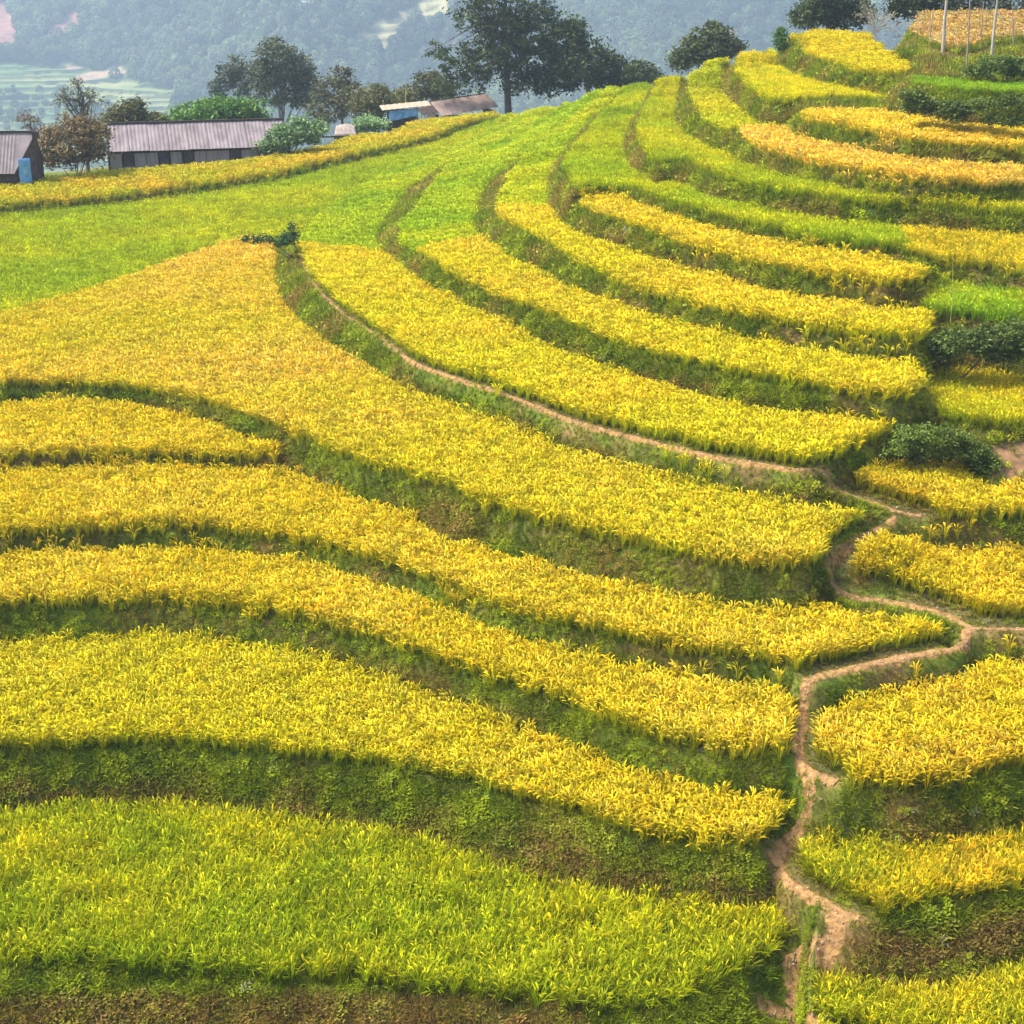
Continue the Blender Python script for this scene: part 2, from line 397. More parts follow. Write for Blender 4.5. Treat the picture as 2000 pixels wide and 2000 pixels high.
def outline(f):
    XY, Z = [], []
    for si, (mode, pts) in enumerate(f['segs']):
        p3 = [(p[0], p[1], p[2] if len(p) > 2 else f['z']) for p in pts]
        L = smooth_line(p3)
        c = C * f['h'] if mode == 'c' else 0
        if mode == 'g' and si == 0:           # grass hides the very edge of the lip
            L[:, 1] += 4 * np.clip((L[:, 1] - 300) / 1200, 0, 1)
        x, y = at_z(L[:, 0], L[:, 1], L[:, 2] + c)
        XY.append(np.stack([x, y], 1)); Z.append(L[:, 2])
    return np.vstack(XY), np.concatenate(Z)

def inside(px, py, poly):
    """even-odd test, vectorised over points"""
    res = np.zeros(px.shape, bool)
    x0, y0 = poly[:, 0], poly[:, 1]
    x1, y1 = np.roll(x0, -1), np.roll(y0, -1)
    for a, b, c, d in zip(x0, y0, x1, y1):
        if b == d: continue
        m = (b > py) != (d > py)
        if not m.any(): continue
        res ^= m & (px < (c - a) * (py - b) / (d - b) + a)
    return res

# polar ground grid (fine near the viewer, coarser far away)
NA, NR = 660, 640
AZ = np.radians(np.linspace(-28, 28, NA))
R0, R1 = 19.0, 190.0
RR = R0 * (R1 / R0) ** (np.arange(NR) / (NR - 1))
GA, GR = np.meshgrid(AZ, RR)          # rows r, columns az
GX, GY = GR * np.sin(GA), GR * np.cos(GA)
GZ = np.full(GX.shape, np.nan)
GF = np.full(GX.shape, -1, int)
for k, f in enumerate(FIELDS):
    poly, pz = outline(f)
    f['poly'], f['pz'] = poly, pz
    pr, pa = np.hypot(poly[:, 0], poly[:, 1]), np.arctan2(poly[:, 0], poly[:, 1])
    i0, i1 = np.searchsorted(RR, pr.min()) , np.searchsorted(RR, pr.max()) + 1
    j0, j1 = np.searchsorted(AZ, pa.min()) , np.searchsorted(AZ, pa.max()) + 1
    i0, j0 = max(i0 - 1, 0), max(j0 - 1, 0)
    sx, sy = GX[i0:i1, j0:j1], GY[i0:i1, j0:j1]
    ins = inside(sx, sy, poly)
    if np.ptp(pz) < 1e-6:
        zz = np.full(sx.shape, f['z'])
    else:
        q = np.argwhere(ins)
        zz = np.zeros(sx.shape)
        X, Y = sx[ins], sy[ins]
        sel = slice(None, None, 2)
        px_, py_, pz_ = poly[sel, 0], poly[sel, 1], pz[sel]
        acc = np.zeros(X.shape); ws = np.zeros(X.shape)
        for a, b, c in zip(px_, py_, pz_):
            w = 1 / ((X - a) ** 2 + (Y - b) ** 2 + .02) ** 1.5
            acc += w * c; ws += w
        zz[ins] = acc / ws
    cur = GZ[i0:i1, j0:j1]
    upd = ins & (np.isnan(cur) | (zz > cur))
    cur[upd] = zz[upd]
    GF[i0:i1, j0:j1][upd] = k

known = ~np.isnan(GZ)
# ground before the first field and behind the last one in every direction
first = np.array([np.argmax(known[:, j]) if known[:, j].any() else NR // 2 for j in range(NA)])
last = np.array([NR - 1 - np.argmax(known[::-1, j]) if known[:, j].any() else NR // 2 for j in range(NA)])
for j in range(NA):
    if not known[:, j].any():
        jj = min(np.flatnonzero(known.any(0)), key=lambda q: abs(q - j))
        first[j], last[j] = first[jj], last[jj]
        GZ[first[j]:last[j] + 1, j] = GZ[first[j]:last[j] + 1, jj]
zf = np.array([GZ[first[j], j] for j in range(NA)]); zl = np.array([GZ[last[j], j] for j in range(NA)])
ker = np.ones(9) / 9
sm = lambda a: np.convolve(np.pad(a, 4, mode='edge'), ker, 'valid')
rl = sm(RR[last]); zls = sm(zl)
for j in range(NA):
    i = first[j]
    GZ[:i, j] = zf[j] - np.minimum(.75 * (RR[i] - RR[:i]), 3.5)
    i = last[j] + 1
    dr = RR[i:] - rl[j]
    GZ[i:, j] = zls[j] - .1 - .10 * np.maximum(dr, 0) - .35 * np.maximum(dr - 32, 0)
hole = np.isnan(GZ)
inner_hole = hole.copy()
# grow inwards, then relax
Zf = GZ.copy()
for it in range(400):
    nanm = np.isnan(Zf)
    if not nanm.any(): break
    P = np.pad(Zf, 1, constant_values=np.nan)
    st = np.stack([P[:-2, 1:-1], P[2:, 1:-1], P[1:-1, :-2], P[1:-1, 2:]])
    cnt = (~np.isnan(st)).sum(0)
    avg = np.where(cnt > 0, np.nansum(st, 0) / np.maximum(cnt, 1), np.nan)
    Zf[nanm] = avg[nanm]
for it in range(500):
    P = np.pad(Zf, 1, mode='edge')
    avg = (P[:-2, 1:-1] + P[2:, 1:-1] + P[1:-1, :-2] + P[1:-1, 2:]) / 4
    Zf[hole] = avg[hole]
BANK = (GF < 0)
# weathered shoulders: sheer steps slump until they stand at a natural angle
ZFLAT = Zf.copy()
for it in range(5):
    sl = np.hypot(np.gradient(Zf, axis=0) / (GR * math.log(R1 / R0) / (NR - 1)), np.gradient(Zf, axis=1) / (GR * (AZ[1] - AZ[0])))
    m = sl > 2.1
    P = np.pad(m, 2)
    m = P[2:-2, 2:-2] | P[1:-3, 2:-2] | P[3:-1, 2:-2] | P[2:-2, 1:-3] | P[2:-2, 3:-1] | P[:-4, 2:-2] | P[4:, 2:-2] | P[2:-2, :-4] | P[2:-2, 4:]
    P = np.pad(Zf, 1, mode='edge')
    avg = (P[:-2, 1:-1] + P[2:, 1:-1] + P[1:-1, :-2] + P[1:-1, 2:] + Zf) / 5
    Zf = np.where(m, avg, Zf)
GZ = Zf
behind = np.arange(NR)[:, None] > last[None, :]
bump = fbm(GX, GY, .7, 3) * .09 + fbm(GX, GY, 3.0, 9) * .08
GZ = GZ + np.where(BANK, bump, .02 * fbm(GX, GY, .5, 5))

lnr = math.log(R1 / R0)
def samp(G, x, y):
    r = np.hypot(x, y); a = np.arctan2(x, y)
    fi = np.clip(np.log(np.maximum(r, R0) / R0) / lnr * (NR - 1), 0, NR - 1.001)
    fj = np.clip((a - AZ[0]) / (AZ[-1] - AZ[0]) * (NA - 1), 0, NA - 1.001)
    i, j = fi.astype(int), fj.astype(int); s, t = fi - i, fj - j
    return (G[i, j] * (1 - t) + G[i, j + 1] * t) * (1 - s) + (G[i + 1, j] * (1 - t) + G[i + 1, j + 1] * t) * s

def ground(x, y):
    return samp(GZ, np.atleast_1d(np.asarray(x, float)), np.atleast_1d(np.asarray(y, float)))

def cls(x, y):
    r = np.hypot(x, y); a = np.arctan2(x, y)
    i = np.clip(np.rint(np.log(np.maximum(r, R0) / R0) / lnr * (NR - 1)), 0, NR - 1).astype(int)
    j = np.clip(np.rint((a - AZ[0]) / (AZ[-1] - AZ[0]) * (NA - 1)), 0, NA - 1).astype(int)
    return GF[i, j]

def hit(u, v):
    """first point of the terraced hill seen at pixel (u,v)"""
    x, y, d = ray(u, v)
    h = math.hypot(x, y)
    rs = np.linspace(20, 185, 6000)
    X, Y, Zr = x / h * rs, y / h * rs, H + d / h * rs
    g = ground(X, Y)
    k = np.argmax(g >= Zr)
    return X[k], Y[k], g[k]

# ------------------------------------------------------------------ paths
PATHS = [
 ([(584,494),(609,548),(671,610),(764,672),(806,706),(878,734),(1000,774),(1129,825),(1259,859),(1388,890),(1518,912),(1590,920),(1625,928)], .15, .20),
 ([(1610,926),(1650,960),(1707,980),(1756,999),(1800,1006)], .28, .22),
 ([(1750,1010),(1741,1022),(1712,1035),(1681,1050),(1635,1081),(1616,1107),(1621,1130),(1636,1154),(1668,1167),(1733,1174),(1823,1192),(1862,1208),(1896,1224)], .28, .32),
 ([(1896,1224),(1880,1238),(1893,1250),(1875,1262),(1810,1274),(1746,1285),(1668,1303),(1603,1318),(1577,1326),(1574,1345),(1570,1380),(1566,1415),(1559,1456),(1566,1492),(1602,1515),(1634,1526)], .32, .36),
 ([(1900,1225),(1950,1227),(2000,1228),(2100,1230)], .14, .14),
 ([(1566,1494),(1579,1530),(1586,1577)], .24, .30),
 ([(1585,1575),(1570,1598),(1548,1628),(1520,1665),(1512,1690)], .36, .52),
 ([(1518,1700),(1536,1722),(1580,1744),(1626,1773),(1675,1793)], .30, .34),
 ([(1630,1782),(1636,1805),(1644,1830),(1612,1858),(1566,1876),(1540,1886),(1556,1908),(1560,1940),(1553,1975)], .58, .66),
 ([(1480,1960),(1560,1990),(1640,2020),(1720,2060)], .35, .4),
]
allp = []
def ribbon(name, pts, w0, w1, k):
    L = smooth_line([(a, b, 0) for a, b in pts], 6)
    W3 = np.array([hit(u, v) for u, v in L[:, :2]])
    xy = W3[:, :2]
    # resample evenly, drop jumps
    seg = np.hypot(*np.diff(xy, axis=0).T); s = np.concatenate([[0], np.cumsum(seg)])
    n = max(4, int(s[-1] / .12))
    t = np.linspace(0, s[-1], n)
    X = np.interp(t, s, xy[:, 0]); Y = np.interp(t, s, xy[:, 1])
    for _ in range(6):
        X[1:-1] = (X[:-2] + 2 * X[1:-1] + X[2:]) / 4; Y[1:-1] = (Y[:-2] + 2 * Y[1:-1] + Y[2:]) / 4
    dx, dy = np.gradient(X), np.gradient(Y); l = np.hypot(dx, dy) + 1e-9
    nx, ny = -dy / l, dx / l
    wd = (w0 + (w1 - w0) * t / t[-1]) * .42
    allp.append((X, Y, wd))
    return X, Y, nx, ny, wd
rib = [ribbon('path', p, a, b, k) for k, (p, a, b) in enumerate(PATHS)]
PX = np.concatenate([a[0] for a in allp]); PY = np.concatenate([a[1] for a in allp]); PW = np.concatenate([a[2] for a in allp])

def path_dist(x, y):
    """distance to nearest path centre minus its half width"""
    out = np.full(x.shape, 9.0)
    for k in range(0, len(PX), 2):
        m = (np.abs(x - PX[k]) < 1.0) & (np.abs(y - PY[k]) < 1.0)
        if m.any():
            d = np.hypot(x[m] - PX[k], y[m] - PY[k]) - PW[k]
            out[m] = np.minimum(out[m], d)
    return out

# press the path bed a little into the hill
pdg = path_dist(GX, GY)
GZ = np.where(pdg < .25, GZ - .05 * np.clip((.25 - pdg) / .25, 0, 1), GZ)

SLOPE_P = np.hypot(np.gradient(GZ, axis=0) / (GR * lnr / (NR - 1)), np.gradient(GZ, axis=1) / (GR * (AZ[1] - AZ[0])))
pv, pf = [], []
for X, Y, nx, ny, wd in rib:
    base = len(pv)
    offs = np.linspace(-1.15, 1.15, 7)
    edge = 1 + .25 * vnoise(X, Y, .35, 77) + .15 * vnoise(X, Y, .12, 78)
    for i in range(len(X)):
        for o in offs:
            x = X[i] + nx[i] * o * wd[i] * edge[i]; y = Y[i] + ny[i] * o * wd[i] * edge[i]
            pv.append((x, y, float(ground(x, y)[0]) + .028 - (.05 if abs(o) > 1.1 else 0)))
    gs = samp(SLOPE_P, X, Y)
    for i in range(len(X) - 1):
        if gs[i] > 4.5: continue
        for j in range(6):
            a = base + i * 7 + j
            pf.append((a, a + 1, a + 8, a + 7))
path = mesh_obj('footpath', pv, pf, M_PATH, smooth=True)
tag(path, kind='structure', label='narrow trodden orange earth footpath winding up between the terraces')

# clods and pebbles lying on and beside the path
V_p, F_p = [], []
for q in range(1500):
    i = int(rng.integers(0, len(PX)))
    o = rng.normal(0, 1.0) * PW[i]
    a_ = rng.uniform(0, 6.283)
    x, y = PX[i] + o * math.cos(a_), PY[i] + o * math.sin(a_)
    z = float(ground(x, y)[0]) + .02
    b0 = len(V_p); sz = rng.uniform(.012, .045)
    for k in range(5):
        t = 6.283 * k / 5 + a_; w_ = sz * rng.uniform(.7, 1.3)
        V_p.append((x + w_ * math.cos(t), y + w_ * math.sin(t), z - .012))
    for k in range(5):
        t = 6.283 * k / 5 + a_ + .3; w_ = sz * rng.uniform(.45, .75)
        V_p.append((x + w_ * math.cos(t), y + w_ * math.sin(t), z + sz * .55))
    for k in range(5):
        F_p.append((b0 + k, b0 + (k + 1) % 5, b0 + 5 + (k + 1) % 5, b0 + 5 + k))
    F_p.append(tuple(b0 + 5 + k for k in range(5)))
M_CLOD = simple_mat('earth_clods', (.20, .12, .06), (.50, .36, .22), 9)
tag(mesh_obj('path_pebbles', V_p, F_p, M_CLOD), 'small earth clods and pebbles scattered along the footpath', 'pebbles', kind='stuff')

# ------------------------------------------------------------------ ground colours
soil = np.array([.10, .085, .035]); turf = np.array([.10, .15, .018]); dry = np.array([.19, .13, .05]); straw = np.array([.27, .22, .09])
nz = np.clip(fbm(GX, GY, 1.2, 21) * 1.6 + .35, 0, 1)[..., None]
cb = turf * (1 - nz) + dry * nz
cf = np.broadcast_to(soil, cb.shape).copy()
zr = np.gradient(GZ, axis=0) / (GR * lnr / (NR - 1)); za = np.gradient(GZ, axis=1) / (GR * (AZ[1] - AZ[0]))
SLOPE = np.hypot(zr, za)
BANKISH = BANK | (SLOPE > .35)
cols = np.where(BANKISH[..., None], cb, cf)
near = (np.clip((.10 - pdg) / .10, 0, 1) * np.clip(1.2 - SLOPE, 0, 1))[..., None] * .7
cols = cols * (1 - near) + np.array([.30, .17, .06]) * near
# bare plots seen in the photograph: red brown earth at the right edge, the stubble plot
for pts, c in (([(1935,868),(1960,862),(2000,858),(2170,850),(2170,935),(2000,940),(1955,945),(1925,948)], (.30, .16, .09)),
               ([(1760,45),(1780,34),(2170,28),(2170,84),(2000,84),(1930,92),(1880,110),(1840,102),(1790,82)], (.42, .25, .13)),
               ([(1752,66),(1800,84),(1868,106),(1895,103),(1930,88),(2000,82),(2170,82),(2170,106),(2000,104),(1935,112),(1895,126),(1865,128),(1800,108),(1752,86)], (.085, .045, .025)),
               ([(1640,1850),(1800,1890),(1950,1860),(2170,1830),(2170,1800),(1950,1830),(1800,1855),(1690,1800)], (.26, .14, .06)),
               ([(-170,1925),(300,1940),(700,1955),(1000,1985),(1100,2020),(1100,2100),(-170,2100)], (.24, .15, .06))):
    U, V = project(GX, GY, GZ)
    ins = inside(U, V, np.array(pts, float)) & BANK
    cols[ins] = cols[ins] * .25 + np.array(c) * .75
hill = grid_mesh('hillside', np.stack([GX, GY, GZ], -1), M_GROUND, cols)
tag(hill, kind='structure', label='terraced hillside with grassy banks between level rice terraces')

# ------------------------------------------------------------------ plants
def blade(V, F, Cc, base, az, lean, length, width, droop, c0, c1, seg=3, wtip=.25):
    """curved leaf of seg quads; Cc gets per vertex tint"""
    n0 = len(V)
    dx, dy = math.cos(az), math.sin(az)
    px, py = -dy, dx
    x, y, z = base
    ang = lean
    for i in range(seg + 1):
        t = i / seg
        w = width * (1 - (1 - wtip) * t) * (.6 + .8 * min(1, t * 2)) * .5
        V.append((x - px * w, y - py * w, z)); V.append((x + px * w, y + py * w, z))
        c = [c0[k] + (c1[k] - c0[k]) * t for k in range(3)]
        Cc += [c, c]
        st = length / seg
        x += dx * math.sin(ang) * st; y += dy * math.sin(ang) * st; z += math.cos(ang) * st
        ang += droop / seg
    for i in range(seg):
        a = n0 + 2 * i
        F.append((a, a + 1, a + 3, a + 2))

def spindle(V, F, Cc, p0, az, ang, droop, length, width, col, seg=4):
    n0 = len(V)
    dx, dy = math.cos(az), math.sin(az)
    x, y, z = p0
    for i in range(seg + 1):
        t = i / seg
        w = width * .5 * (.25 + 1.0 * math.sin(math.pi * min(1, t * .85 + .12)))
        for k in range(3):
            a = 2.094 * k
            ox = -dy * math.cos(a) * w + dx * math.cos(ang) * math.sin(a) * w
            oy = dx * math.cos(a) * w + dy * math.cos(ang) * math.sin(a) * w
            oz = -math.sin(ang) * math.sin(a) * w
            V.append((x + ox, y + oy, z + oz)); Cc.append(col)
        st = length / seg
        x += dx * math.sin(ang) * st; y += dy * math.sin(ang) * st; z += math.cos(ang) * st
        ang += droop / seg
    for i in range(seg):
        for k in range(3):
            a = n0 + 3 * i; b = a + 3; k2 = (k + 1) % 3
            F.append((a + k, a + k2, b + k2, b + k))

def proto(name, V, F, Cc, mat):
    me = bpy.data.meshes.new(name)
    me.from_pydata(V, [], F)
    me.materials.append(mat)
    at = me.attributes.new('part', 'FLOAT_COLOR', 'POINT')
    at.data.foreach_set('color', np.hstack([np.array(Cc, np.float32), np.ones((len(Cc), 1), np.float32)]).reshape(-1))
    o = bpy.data.objects.new(name, me)
    return o

def make_coll(name, objs):
    c = bpy.data.collections.new(name)
    for o in objs: c.objects.link(o)
    return c

R = random.uniform
def rice_ripe(k):
    V, F, Cc = [], [], []
    for i in range(13):                      # leaves
        az = R(0, 6.283); r = R(0, .045)
        s = R(.85, 1.15)
        blade(V, F, Cc, (r * math.cos(az), r * math.sin(az), 0), az + R(-.6, .6), R(.05, .3), R(.38, .56), R(.014, .024), R(.3, 1.6),
              (.42 * s, .62 * s, .9), (.92 * s, 1.0 * s, .9))
    for i in range(10):                      # stalks carrying bent grain heads
        az = R(0, 6.283); r = R(0, .05); ln = R(.05, .32); L = R(.34, .48)
        b = (r * math.cos(az), r * math.sin(az), 0)
        blade(V, F, Cc, b, az, ln, L, .010, 0, (.5, .6, .8), (.9, .95, .9), 1, 1)
        tip = (b[0] + math.cos(az) * math.sin(ln) * L, b[1] + math.sin(az) * math.sin(ln) * L, b[2] + math.cos(ln) * L)
        s = R(.82, 1.28)
        spindle(V, F, Cc, tip, az, ln + .3, R(.9, 1.9), R(.13, .2), R(.022, .036), (1.04 * s, 1.0 * s, R(.8, 2.6)))
    return proto('rice_clump', V, F, Cc, M_RICE)

def rice_leafy(k):
    V, F, Cc = [], [], []
    for i in range(22):
        az = R(0, 6.283); r = R(0, .05); s = R(.7, 1.25)
        blade(V, F, Cc, (r * math.cos(az), r * math.sin(az), 0), az + R(-.6, .6), R(.03, .35), R(.36, .66), R(.016, .028), R(.1, 1.7),
              (.38 * s, .55 * s, .8), (1.0 * s, 1.03 * s, .9))
    for i in range(4):
        az = R(0, 6.283); ln = R(.05, .3); L = R(.36, .46)
        tip = (math.cos(az) * math.sin(ln) * L, math.sin(az) * math.sin(ln) * L, math.cos(ln) * L)
        spindle(V, F, Cc, tip, az, ln + .3, R(.8, 1.6), R(.1, .16), R(.02, .03), (1.3, 1.15, 1.2))
    return proto('rice_clump', V, F, Cc, M_RICE)

def grass_tuft(k):
    V, F, Cc = [], [], []
    for i in range(14):
        az = R(0, 6.283); r = R(0, .08); s = R(.6, 1.4)
        blade(V, F, Cc, (r * math.cos(az), r * math.sin(az), -.02), az, R(.1, .8), R(.12, .36), R(.010, .022), R(.5, 2.0),
              (.55 * s, .6 * s, .6), (1.0 * s, 1.0 * s, .9), 2)
    return proto('grass_tuft', V, F, Cc, M_GRASS)

def weed(k):
    V, F, Cc = [], [], []
    for i in range(26):                      # low broad leaved herbs
        az = R(0, 6.283); r = R(0, .16); s = R(.6, 1.5)
        blade(V, F, Cc, (r * math.cos(az), r * math.sin(az), R(.0, .18)), R(0, 6.283), R(.7, 1.5), R(.05, .11), R(.04, .07), R(.2, .8),
              (.75 * s, .8 * s, .7), (1.0 * s, 1.0 * s, .9), 2, .1)
    return proto('weed', V, F, Cc, M_GRASS)

C_RIPE = make_coll('rice_ripe_clumps', [rice_ripe(k) for k in range(6)])
C_LEAFY = make_coll('rice_leafy_clumps', [rice_leafy(k) for k in range(6)])
C_GRASS = make_coll('bank_plants', [grass_tuft(0), grass_tuft(1), grass_tuft(2), weed(0), weed(1)])

def gn_group(coll):
    g = bpy.data.node_groups.new('scatter_' + coll.name, 'GeometryNodeTree')
    g.interface.new_socket('Geometry', in_out='INPUT', socket_type='NodeSocketGeometry')
    g.interface.new_socket('Geometry', in_out='OUTPUT', socket_type='NodeSocketGeometry')
    gi = g.nodes.new('NodeGroupInput'); go = g.nodes.new('NodeGroupOutput')
    ci = g.nodes.new('GeometryNodeCollectionInfo')
    ci.inputs['Collection'].default_value = coll
    ci.inputs['Separate Children'].default_value = True
    ci.inputs['Reset Children'].default_value = True
    ip = g.nodes.new('GeometryNodeInstanceOnPoints')
    ip.inputs['Pick Instance'].default_value = True
    def na(name, typ):
        n = g.nodes.new('GeometryNodeInputNamedAttribute'); n.data_type = typ
        n.inputs['Name'].default_value = name
        return [o for o in n.outputs if o.name == 'Attribute' and o.enabled][0]
    e2r = g.nodes.new('FunctionNodeEulerToRotation')
    L = g.links.new
    L(gi.outputs[0], ip.inputs['Points']); L(ci.outputs[0], ip.inputs['Instance'])
    L(na('vidx', 'INT'), ip.inputs['Instance Index'])
    L(na('rot', 'FLOAT_VECTOR'), e2r.inputs[0]); L(e2r.outputs[0], ip.inputs['Rotation'])
    L(na('scl', 'FLOAT_VECTOR'), ip.inputs['Scale'])
    L(ip.outputs[0], go.inputs[0])
    return g
G_RIPE, G_LEAFY, G_GRASS = gn_group(C_RIPE), gn_group(C_LEAFY), gn_group(C_GRASS)

def scatter(name, P, rotv, scl, vidx, pcol, group):
    me = bpy.data.meshes.new(name)
    n = len(P)
    me.vertices.add(n)
    me.vertices.foreach_set('co', P.astype(np.float32).reshape(-1))
    a = me.attributes.new('rot', 'FLOAT_VECTOR', 'POINT'); a.data.foreach_set('vector', rotv.astype(np.float32).reshape(-1))
    a = me.attributes.new('scl', 'FLOAT_VECTOR', 'POINT'); a.data.foreach_set('vector', scl.astype(np.float32).reshape(-1))
    a = me.attributes.new('vidx', 'INT', 'POINT'); a.data.foreach_set('value', vidx.astype(np.int32))
    a = me.attributes.new('pcol', 'FLOAT_COLOR', 'POINT')
    a.data.foreach_set('color', np.hstack([pcol, np.ones((n, 1))]).astype(np.float32).reshape(-1))
    me.update()
    o = bpy.data.objects.new(name, me); COL.objects.link(o)
    md = o.modifiers.new('scatter', 'NODES'); md.node_group = group
    return o

total = 0
def edge_dist(x, y, poly):
    d = np.full(x.shape, 9.0)
    a = poly; b = np.roll(poly, -1, 0)
    for (ax, ay), (bx, by) in zip(a, b):
        vx, vy = bx - ax, by - ay; l2 = vx * vx + vy * vy + 1e-9
        t = np.clip(((x - ax) * vx + (y - ay) * vy) / l2, 0, 1)
        d = np.minimum(d, np.hypot(x - ax - t * vx, y - ay - t * vy))
    return d

def lerp(a, b, t): return np.asarray(a) * (1 - t) + np.asarray(b) * t

for k, f in enumerate(FIELDS):
    poly = f['poly']
    cx, cy = poly.mean(0); dist = math.hypot(cx, cy)
    sp = .9 * f['sp'] * (1 + max(0, dist - 45) * .007)
    x0, y0 = poly.min(0); x1, y1 = poly.max(0)
    gx, gy = np.meshgrid(np.arange(x0, x1, sp), np.arange(y0, y1, sp))
    x = (gx + rng.uniform(-.42, .42, gx.shape) * sp).ravel(); y = (gy + rng.uniform(-.42, .42, gy.shape) * sp).ravel()
    ok = inside(x, y, poly) & (np.abs(np.arctan2(x, y)) < math.radians(26.5))
    x, y = x[ok], y[ok]
    z = ground(x, y)
    ok = cls(x, y) == k
    r = np.hypot(x, y)
    for off in (.07,):                              # keep off the lip of the bank
        for ang in (0, 1.1, -1.1):
            ca, sa = math.cos(ang), math.sin(ang)
            ux, uy = -x / r, -y / r
            vx, vy = ux * ca - uy * sa, ux * sa + uy * ca
            ok &= (z - ground(x + vx * off, y + vy * off)) < .15
    ok &= path_dist(x, y) > f['pm']
    ok &= rng.uniform(0, 1, x.shape) > (.15 if f['kind'] == 'leafy' else .06)
    dz_ = z - samp(ZFLAT, x, y)
    ok &= (dz_ < .13) & (dz_ > -.15)
    if f['gap'] > 0: ok &= edge_dist(x, y, poly) > f['gap']
    U, V = project(x, y, z)
    x, y, z, U, V = x[ok], y[ok], z[ok], U[ok], V[ok]
    n = len(x)
    t = np.clip(fbm(x, y, f['patch'], 40 + k) * 1.3 + .42, 0, 1)
    c = lerp(np.array(f['col'])[None], np.array(f['col2'])[None], t[:, None])
    # where one terrace carries two crops
    def blend(mask, ca, cb_):
        tt = t[:, None]
        cc = lerp(np.array(ca)[None], np.array(cb_)[None], tt)
        c[mask] = cc[mask]
    lab = f['label']
    if lab.startswith('golden field directly above'):
        blend(((U < 745) & (V < 500 + (U-700)*.12)) | ((V < 470) & (U < 1120)), (.36,.50,.004), (.50,.57,.004))
        blend((V < 340) & (U > 860), (.42,.53,.005), (.56,.60,.005))
    if lab.startswith('golden field in the middle'):
        blend((V < 500 - (U - 820) * .2) & (V < 505) & (U < 1190), (.37,.52,.004), (.53,.59,.004))
    if lab.startswith('golden field with a green upper'):
        blend((V < 418), (.42,.54,.004), (.60,.62,.004))
    if lab.startswith('yellow green field wrapping'):
        blend((U > 1745 + (V-440)*.5), GOLD, AMBER)
    if lab.startswith('lower of the two'):
        blend(((U > 1448) & (V > 262)) | (U > 1530), (.74,.57,.03), (.75,.57,.045))
    if lab.startswith('largest golden'):
        m = np.exp(-(((U - 900) / 330) ** 2 + ((V - 640 - (U - 900) * .45) / 110) ** 2))[:, None]
        c = lerp(c, np.array([.76, .57, .06])[None], .5 * m)
        m = np.exp(-(((U - 250) / 330) ** 2 + ((V - 660) / 60) ** 2))[:, None]
        c = lerp(c, np.array([.62, .58, .005])[None], .6 * m)
    if lab.startswith('yellow green field at the right edge between'):
        blend(U > 1850, GOLD, (.68,.52,.015))
    if lab.startswith('long golden field above'):
        m = (1 / (1 + np.exp((U - 900) / 120)))[:, None]
        c = lerp(c, np.array([.62, .59, .004])[None], .75 * m)
    if lab.startswith('bright green unripe'):
        m = (1 / (1 + np.exp(-(U - 900) / 200)))[:, None]
        c = lerp(c, np.array([.54, .54, .004])[None], .5 * m)
    c = c * rng.uniform(.62 if f['kind'] == 'leafy' else .74, 1.26, (n, 1)) * np.stack([rng.uniform(.93, 1.07, n), np.ones(n), rng.uniform(.6, 1.8, n)], 1)
    rv = np.stack([rng.normal(0, .09, n), rng.normal(0, .09, n), rng.uniform(0, 6.283, n)], 1)
    s = rng.uniform(.75, 1.08, n) * (sp / .145) ** .55
    zs = rng.uniform(.76, 1.04, n) * f['h'] * (1 + .2 * fbm(x, y, .9, 61))
    scl = np.stack([s, s, zs], 1)
    ripe = f['kind'] == 'ripe'
    name = 'rice_field' if 'corn' not in lab else 'corn_stubble'
    o = scatter(name, np.stack([x, y, z - .01], 1), rv, scl, rng.integers(0, 6, n), c, G_RIPE if ripe else G_LEAFY)
    tag(o, f['label'], 'rice field' if name == 'rice_field' else 'stubble field', kind='stuff')
    total += n
print('rice clumps', total)

# grass on the banks
dl = lnr / (NR - 1); da = (AZ[-1] - AZ[0]) / (NA - 1)
area = GR ** 2 * dl * da * np.sqrt(1 + np.minimum(SLOPE ** 2, 400))
dens = 185 * np.clip(40 / GR, .35, 1.4) ** 1.2
Pb = np.pad(BANK, 3)
NEARB = BANK.copy()
for k in range(7):
    NEARB |= Pb[k:k + NR, 3:-3] | Pb[3:-3, k:k + NA]
BANKISH = BANKISH | (NEARB & (GR < 110)) | (pdg < .42)
wgt = np.where(BANKISH & (np.abs(GA) < math.radians(26.5)) & ((pdg > -.02) | (SLOPE > 2.4)) & (GR < 140) & ~(behind & (GR > RR[last][None, :] + 12)), area * dens, 0)
# stay off bare ground
bare = inside(*project(GX, GY, GZ), np.array([(1935,868),(2000,858),(2170,850),(2170,935),(2000,940),(1925,948)], float))
bare |= inside(*project(GX, GY, GZ), np.array([(1752,68),(1800,86),(1868,108),(1895,105),(1930,90),(2000,84),(2170,84),(2170,100),(2000,98),(1935,106),(1895,119),(1865,122),(1800,102),(1752,82)], float))
wgt[bare] *= .06
N = int(wgt.sum())
idx = rng.choice(wgt.size, N, p=(wgt / wgt.sum()).ravel())
r = GR.ravel()[idx] * np.exp(rng.uniform(-.5, .5, N) * dl); a = GA.ravel()[idx] + rng.uniform(-.5, .5, N) * da
x, y = r * np.sin(a), r * np.cos(a); z = ground(x, y)
ux, uy = x / r, y / r
lip = (cls(x + ux * .35, y + uy * .35) >= 0)
toe = (cls(x - ux * .35, y - uy * .35) >= 0)
nn = np.clip(fbm(x, y, 1.6, 90) * 1.5 + .38, 0, 1)
n2 = np.clip(fbm(x, y, .6, 95) * 1.5 + .5, 0, 1)
g1 = np.array([.15, .215, .006]); g2 = np.array([.34, .39, .010]); br = np.array([.33, .215, .05])
c = lerp(g1[None], g2[None], (n2 * .8)[:, None])
